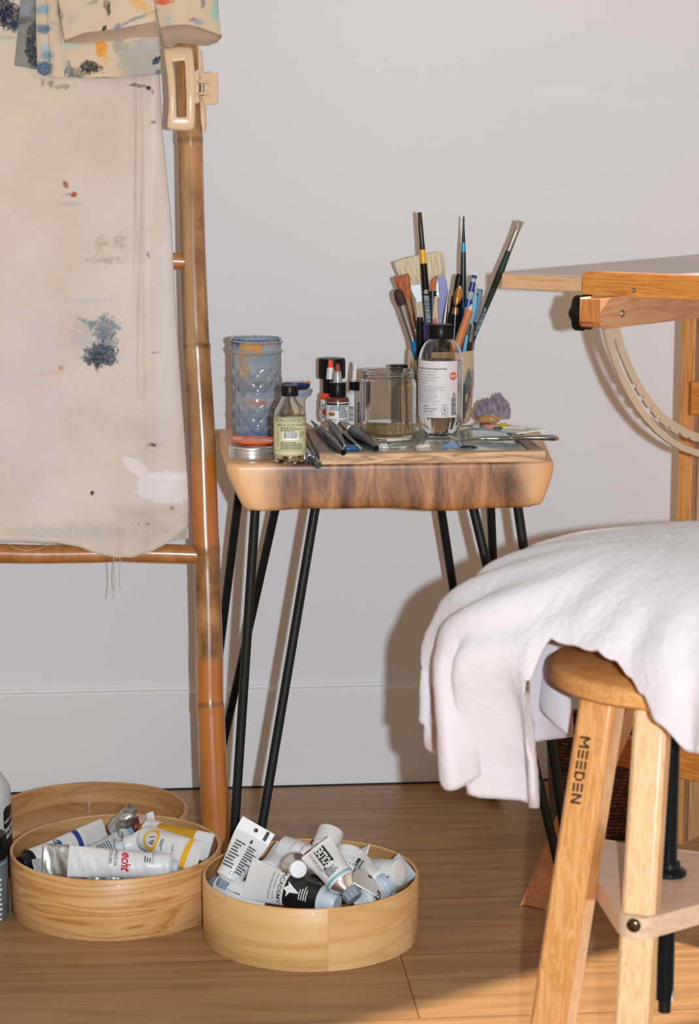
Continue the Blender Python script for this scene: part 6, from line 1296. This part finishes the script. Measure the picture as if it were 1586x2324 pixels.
w1=(UP_(1570,1800)-PU).dot(E2); w2=(UP_(1577,1800)-PU).dot(E2)
slotpanel(0,.10,.0,PT,[(w1,w2,[(UP_(1573,1825).z,UP_(1573,1650).z)])],[BEV],'upright_panel')
m=M(); m.box(upr(-.010,PT/2,-.011),(.0195,.024,PT),Matrix((E2,-n2,UPZ)).transposed()); 
m=M(); pc_=upr(0,0)-E1*0; m.prism([PU+UPZ*0,PU-n2*.022,PU-n2*.022+UPZ*PT,PU+UPZ*PT],-E2*.0008); part(dt,'upright_edge',m,BEVO,W=True,smooth=0)
# second orange edge strip in front: make the left face the full strip width
m=M(); s_w=25/FPX*3.0/.70
m.box(upr(-.003,PT/2,0)+E1*-s_w/2+E2*.010,(s_w,.02,PT),Matrix((E1,E2,UPZ)).transposed()); part(dt,'upright_post',m,BEVO,W=True,bevel=.001,smooth=0)
# foot brace slanting up from the floor, near the camera
Pf=PZ(1247,2046,0); 
def FT(px,py,off=0): return RP(px,py,Pf+n2*off,n2)
f0=PZ(1236,2067,0)
def FTp(px,py,off=0): return RP(px,py,f0+n2*off,n2)
poly=[FTp(1238,2066),FTp(1245,2062),FTp(1262,2040),FTp(1425,1668),FTp(1470,1565),FTp(1425,1565),FTp(1370,1690),FTp(1285,1890)]
poly=[FTp(1197,2066),FTp(1262,2052),FTp(1425,1668),FTp(1462,1580),FTp(1405,1570)]
thk=None
pl_=PZ(1171,2060,0)
poly=[f0,FTp(1262,2055),FTp(1428,1664),FTp(1470,1560),FTp(1428,1590)]
for p in poly: 
    if p.z<0.001: p.z=0.0005
m=M(); m.prism(poly,-E1*.036-n2*.0,mi=0,mi2=1); part(dt,'slanting_foot',m,[BEV,beech('honey_beech_foot',S(170,100,52),S(190,118,66),S(204,134,82),ax='Z')],W=True,bevel=.002,smooth=0)
# stretchers along the rail direction
sA=PD(1396,1700,2.99); 
def ST_(px,py): return RP(px,py,sA,nE)
zt3,zb3=ST_(1396,1667).z,ST_(1396,1733).z
m=M(); s0=ST_(1390,1700); s0.z=(zt3+zb3)/2; cS=s0+E1*.25; m.box(cS,(.5,.022,zt3-zb3),Matrix((E1,-nE,UPZ)).transposed()); part(dt,'lower_stretcher',m,BEO,W=True,bevel=.001,smooth=0)
s1=RP(1576,900,sA,nE); ztq,zbq=RP(1576,864,sA,nE).z,RP(1576,940,sA,nE).z
m=M(); m.box(Vector((s1.x,s1.y,(ztq+zbq)/2))+E1*.15-nE*.0,(.3,.022,ztq-zbq),Matrix((E1,-nE,UPZ)).transposed()); part(dt,'upper_stretcher',m,BEO,W=True,bevel=.001,smooth=0)
# ------------------------------------------------------------------ dark woven basket behind
def weave():
    mt,t,p=nt('dark_rattan_weave'); L=t.links; tc=N(t,'ShaderNodeTexCoord'); mp=N(t,'ShaderNodeMapping'); mp.inputs['Scale'].default_value=(1,1,1); L.new(tc.outputs['UV'],mp.inputs['Vector'])
    br=N(t,'ShaderNodeTexBrick'); br.inputs['Scale'].default_value=1; br.inputs['Brick Width'].default_value=.011; br.inputs['Row Height'].default_value=.0055; br.inputs['Mortar Size'].default_value=.0009; br.inputs['Mortar Smooth'].default_value=.6
    br.inputs['Color1'].default_value=C4(S(128,70,42)); br.inputs['Color2'].default_value=C4(S(30,20,18)); br.inputs['Mortar'].default_value=C4((.004,.003,.003)); L.new(mp.outputs[0],br.inputs['Vector'])
    L.new(br.outputs['Color'],p.inputs['Base Color']); p.inputs['Roughness'].default_value=.4
    b=N(t,'ShaderNodeBump'); b.invert=True; b.inputs['Strength'].default_value=1; b.inputs['Distance'].default_value=.002; L.new(br.outputs['Fac'],b.inputs['Height']); L.new(b.outputs['Normal'],p.inputs['Normal']); return mt
bk=CPZ(1372,3.09,.08); bw=.052
bs=thing('woven_basket','dark brown woven rattan basket standing by the baseboard behind the stool','basket',Vector((bk.x,bk.y,0)))
m=M(); hb_=.165; vs=[];uv=[];nn=120; nz=56
per=0
def bpt(k,z): 
    a=2*PI*k/nn; c,s=math.cos(a),math.sin(a); e=.35; f=1+.12*z/hb_
    return Vector((math.copysign(abs(c)**e,c)*.073*f, math.copysign(abs(s)**e,s)*.045*f, z))
for i in range(nz+1):
    z_=hb_*i/nz
    per=0
    for k in range(nn+1):
        p=bpt(k,z_); 
        if k: per+=(p-bpt(k-1,z_)).length
        wv=.0010*math.sin(k*PI/2+ (i%2)*PI)*1
        vs.append(Vector((p.x*(1+wv*8),p.y*(1+wv*8),z_))); uv.append((per+(z_*.35),z_))
fs=[(i*(nn+1)+k,i*(nn+1)+k+1,(i+1)*(nn+1)+k+1,(i+1)*(nn+1)+k) for i in range(nz) for k in range(nn)]
m.add(vs,fs,0,uv); o=part(bs,'woven_wall',m,weave(),smooth=70); solid(o,.003)
m=M(); m.tube([bpt(k,hb_) for k in range(nn+1)],.005,10,cap=False); part(bs,'rim',m,weave(),smooth=60)
m=M(); m.prism([bpt(k,.002)*.97 for k in range(nn)],(0,0,.003)); part(bs,'base',m,BLACK,smooth=0)
# ================================================================== STOOL
SX,SD=.321,2.10
def SP(x,d,z): return CP(SX+x,SD+d,z)
st=thing('adjustable_stool','beech painting stool with black threaded centre rod and triangular shelf, in the right foreground','stool',CP(SX,SD,0))
STW=beech('stool_beech',S(196,128,66),S(212,148,86),S(222,164,104),ax='Z',coat=.35,rough=.35,grain=75); STL=beech('stool_beech_light',S(206,160,112),S(220,176,130),S(228,188,144),ax='Z',grain=75)
STP=beech('stool_plate_beech',S(192,124,62),S(210,146,84),S(220,160,98),ax='X',grain=75)
def rtri(r,rc,z,ang0,n=10):
    """rounded triangle outline"""
    out_=[]
    for k in range(3):
        a=ang0+k*2*PI/3; cx,cy=(r-rc)*math.cos(a),(r-rc)*math.sin(a)
        for i in range(n+1):
            b=a-PI/3+2*PI/3*i/n; out_.append(SP(cx+rc*math.cos(b),cy+rc*math.sin(b),z))
    return out_
ZSH=.275
m=M(); m.prism(rtri(.135,.020,ZSH-.02,R(126)),(0,0,.02)); part(st,'lower_shelf',m,beech('shelf_beech',S(196,160,132),S(210,176,148),S(218,186,158),ax='X',grain=75),W=True,bevel=.003,smooth=30)
ztp=zat(1500,2.10)
m=M(); nn=72; m.lathe([(0,-.021),(.119,-.021),(.1235,-.018),(.125,-.010),(.1235,-.003),(.119,0),(0,0)],nn); cpl=SP(0,0,ztp); m.v=[p+cpl for p in m.v]; part(st,'upper_plate',m,STP,W=True,smooth=45)
# seat disc
zse=zat(1382,2.10)
m=M(); m.lathe([(0,-.018),(.134,-.018),(.140,-.013),(.142,-.006),(.138,.001),(.128,.004),(0,.006)],nn); cs=SP(0,0,zse); m.v=[p+cs for p in m.v]; part(st,'seat',m,STP,W=True,smooth=45)
# legs
def leg(top,bot,wx,wy,rot,mat,nm='leg'):
    X=(CR*math.cos(rot)+CF*math.sin(rot)); Yv=(-CR*math.sin(rot)+CF*math.cos(rot)); m=M(); ch=.004
    sec=[(-wx/2+ch,-wy/2),(wx/2-ch,-wy/2),(wx/2,-wy/2+ch),(wx/2,wy/2-ch),(wx/2-ch,wy/2),(-wx/2+ch,wy/2),(-wx/2,wy/2-ch),(-wx/2,-wy/2+ch)]
    n=len(sec); vs=[]
    for P in (bot,top):
        for a,b in sec: vs.append(P+X*a+Yv*b)
    m.add(vs,[tuple(range(n-1,-1,-1)),tuple(n+i for i in range(n))]+[(i,(i+1)%n,n+(i+1)%n,n+i) for i in range(n)])
    o=part(st,nm,m,mat,W=True,bevel=.001,smooth=20); return o,X,Yv
CPX=CPZ
zlt=ztp-.021
rotA=R(-30)
LAt=CPX(1373,2.085,zlt); LAb=CPX(1212,2.07,0)
oA,XA,YA=leg(LAt,LAb,.038,.036,rotA,STW)
LBt=CPX(1484,2.03,zlt); LBb_=CPX(1412,1.96,0); oB,XB,YB=leg(LBt,LBb_,.033,.028,R(-22),STL)
LCt=SP(.085,.03,zlt); LCb=SP(.16,.07,0); leg(LCt,LCb,.033,.028,R(30),STW)
# burnt-in lettering down the left leg
m=M(); axd=(LAb-LAt).normalized()
def lf(x,y): # x along leg downward, y to the right of face
    z_=0; 
    return LA0+axd*x+XA*y*-1*-1-YA*.0188
nA=axd.cross(XA).normalized()
if nA.dot(YA)<0: nA=-nA
LA0=RP(1318,1745,LAt-YA*.018,nA)
def lf(x,y): return LA0+axd*x+XA*y-nA*.0009
def glyph(ch,x0,w,h):
    """x0..x0+w runs along the leg, h across (top of the letters to the right)"""
    s=.0024; R_=[]
    if ch=='E': R_=[(0,0,w,s),(0,h/2-s/2,w,h/2+s/2),(0,h-s,w,h)]
    if ch=='D': R_=[(0,0,s,h),(0,0,w*.75,s),(0,h-s,w*.75,h),(w-s,h*.2,w,h*.8)]
    if ch=='N': R_=[(0,0,s,h),(w-s,0,w,h)]
    if ch=='M': R_=[(0,0,s,h),(w-s,0,w,h)]
    for a,b,c,d in R_: m.add([lf(x0+a,b-h/2),lf(x0+c,b-h/2),lf(x0+c,d-h/2),lf(x0+a,d-h/2)],[(0,1,2,3)])
    def bar(a,b,c,d): m.add([lf(x0+a,b-h/2),lf(x0+a+s,b-h/2),lf(x0+c+s,d-h/2),lf(x0+c,d-h/2)],[(0,1,2,3)])
    if ch=='N': bar(0,h,w-s,0)
    if ch=='M': bar(0,h,w/2-s/2,h*.35); bar(w-s,h,w/2-s/2,h*.35)
    if ch=='D': bar(w*.7,h-s,w-s,h*.75); bar(w*.7,s*.8,w-s,h*.25)
x=-.0325
for ch,w_ in zip('MEEDEN',[.0115,.0085,.0085,.0095,.0085,.0100]): glyph(ch,x,w_,.0110); x+=w_+.0022
part(oA,'burnt_lettering',m,pm('burnt_brown',S(74,38,20),rough=.7),W=True,smooth=0)
m=M(); bc_=RP(1438,2100,LBb_+(LBt-LBb_)*.4-YB*.014,YB); q=(-YB).to_track_quat('Z','Y').to_matrix(); m.lathe([(.0068,0),(.0068,.001),(.0055,.003),(.002,.0036),(0,.0036)],28); m.v=[q@p+bc_ for p in m.v]; part(oB,'bolt',m,pm('dark_bronze_bolt',(.12,.09,.06),rough=.25,metal=1),W=True,smooth=50)
# threaded rod
rodr=.0088; pitch=.0026; zt4=zse-.022; zb4=zat(2295,2.10); pr=[]
z_=zb4+.012; pr=[(0,zb4),(rodr*.75,zb4),(rodr*.75,z_)]
while z_<zt4: pr+=[(rodr*.86,z_),(rodr,z_+pitch*.35),(rodr,z_+pitch*.55),(rodr*.86,z_+pitch*.9)]; z_+=pitch
ROD=pm('black_oiled_steel',(.01,.014,.016),rough=.3,metal=.3,var=.2); m=M(); m.lathe(pr,30); cr_=CPX(1517,2.10,.3); cr_.z=0; m.v=[p+cr_ for p in m.v]; part(st,'threaded_rod',m,ROD,W=True,smooth=25)
m=M(); m.lathe([(.0088,0),(.0165,0),(.0170,.001),(.0170,.004),(.0150,.006),(.0105,.0075),(.0105,.013),(.0088,.013)],40); cf_=CPX(1519,2.10,ZSH+.0003); m.v=[p+cf_ for p in m.v]; part(st,'flange_nut',m,ROD,W=True,smooth=40)
# ================================================================== TOWEL over the stool
def tab(T_,x):
    for (a,b),(c,d) in zip(T_,T_[1:]):
        if a<=x<=c:
            q=(x-a)/(c-a); q=q*q*(3-2*q); return b+(d-b)*q
    return T_[-1][1]
# angle (deg): 0 = camera right, 90 = away, 180 = camera left, 270 = towards the camera
LEN=[(0,.40),(40,.38),(90,.34),(104,.350),(114,.372),(124,.405),(134,.42),(146,.435),(158,.42),(170,.375),(182,.375),(190,.41),(198,.425),(206,.42),(209,.40),(213,.24),(217,.182),(225,.178),(233,.186),(240,.20),(247,.216),(252,.232),(257,.262),(263,.29),(270,.296),(278,.288),(286,.275),(300,.30),(335,.37),(360,.40)]
RAD=[(0,.24),(60,.22),(110,.215),(150,.225),(180,.246),(192,.243),(222,.172),(245,.168),(262,.19),(280,.205),(300,.22),(360,.24)]
ZTOP=zat(1222,2.10); DROP_H=.115
def prof_(s,Rv):
    """distance along the cloth from the middle -> (radius, drop)"""
    r0=.05
    if s<=r0: return s, .0010*(s/r0)**2
    a=Rv-r0; b=DROP_H; Lq=PI/2*math.sqrt((a*a+b*b)/2)
    q=(s-r0)/Lq
    if q<=1: 
        th=q*PI/2; return r0+a*math.sin(th), .001+b*(1-math.cos(th))
    return Rv, .001+b+(s-r0-Lq)
TOWC=pm('white_terry',S(208,198,200),rough=.95,sheen=.3,var=.03,scale=500,bump=.8,spec=.05,c2=S(197,187,189))
nT,nS=540,90; m=M(); vs=[]
for j in range(nT):
    thd=360*j/nT; L_=tab(LEN,thd); grv=sum(math.exp(-((thd-c_)/2.6)**2) for c_ in (196,))+.45*sum(math.exp(-((thd-c_)/4)**2) for c_ in (120,137,155,182,206)); L_-=.018*min(1,grv)+.008*math.sin(math.radians(thd)*9+1); Rv=tab(RAD,thd)
    for i in range(nS+1):
        s=L_*i/nS; r,dz=prof_(s,Rv)
        hang=max(0,dz-.055)
        am_=min(.026,hang*.17)*(1-sms((thd-196)/22)*sms((275-thd)/20))
        ph=thd*PI/180
        fold=am_*(math.sin(ph*13+1.0+hang*5)+.45*math.sin(ph*27+.5+hang*9)+.3*math.sin(ph*7))
        th2=ph+ .10*am_/.02*math.sin(ph*15+2.2)
        inw=-.034*grv*sms(hang/.10)-.020*sms(hang/.25)*(1 if thd<225 else .2)
        rr_=r+fold+inw
        # wrinkles on the shoulder of the drape, left side
        wr=.006*math.exp(-((dz-.05)/.03)**2)*math.sin(ph*19+s*60)*(.25+.75*sms((thd-140)/30)*sms((222-thd)/25))*sms((thd-0)/5)
        zz=ZTOP-dz+wr*.5+.003*math.sin(s*14+ph*2)*min(1,s/.1)
        # the seat tilts the cloth: higher at the back right
        zz+= .012*math.cos(ph-R(40))*min(1,r/.2)*(1-min(1,hang/.1))
        vs.append(SP((rr_+wr)*math.cos(th2),(rr_+wr)*math.sin(th2),zz))
n1_=nS+1
fs=[(j*n1_+i,j*n1_+i+1,((j+1)%nT)*n1_+i+1,((j+1)%nT)*n1_+i) for j in range(nT) for i in range(nS)]
m.add(vs,fs)
cen=SP(0,0,ZTOP); m.v=[p for p in m.v]
tw_=single('towel',m,TOWC,'fluffy white towel draped in folds over the stool seat','towel',smooth=180,loc=SP(0,0,ZTOP-.3))
s_=tw_.modifiers.new('thickness','SOLIDIFY'); s_.thickness=.007; s_.offset=0
tex=bpy.data.textures.new('terry','CLOUDS'); tex.noise_scale=.006
d_=tw_.modifiers.new('pile','DISPLACE'); d_.texture=tex; d_.strength=.002; d_.mid_level=.5
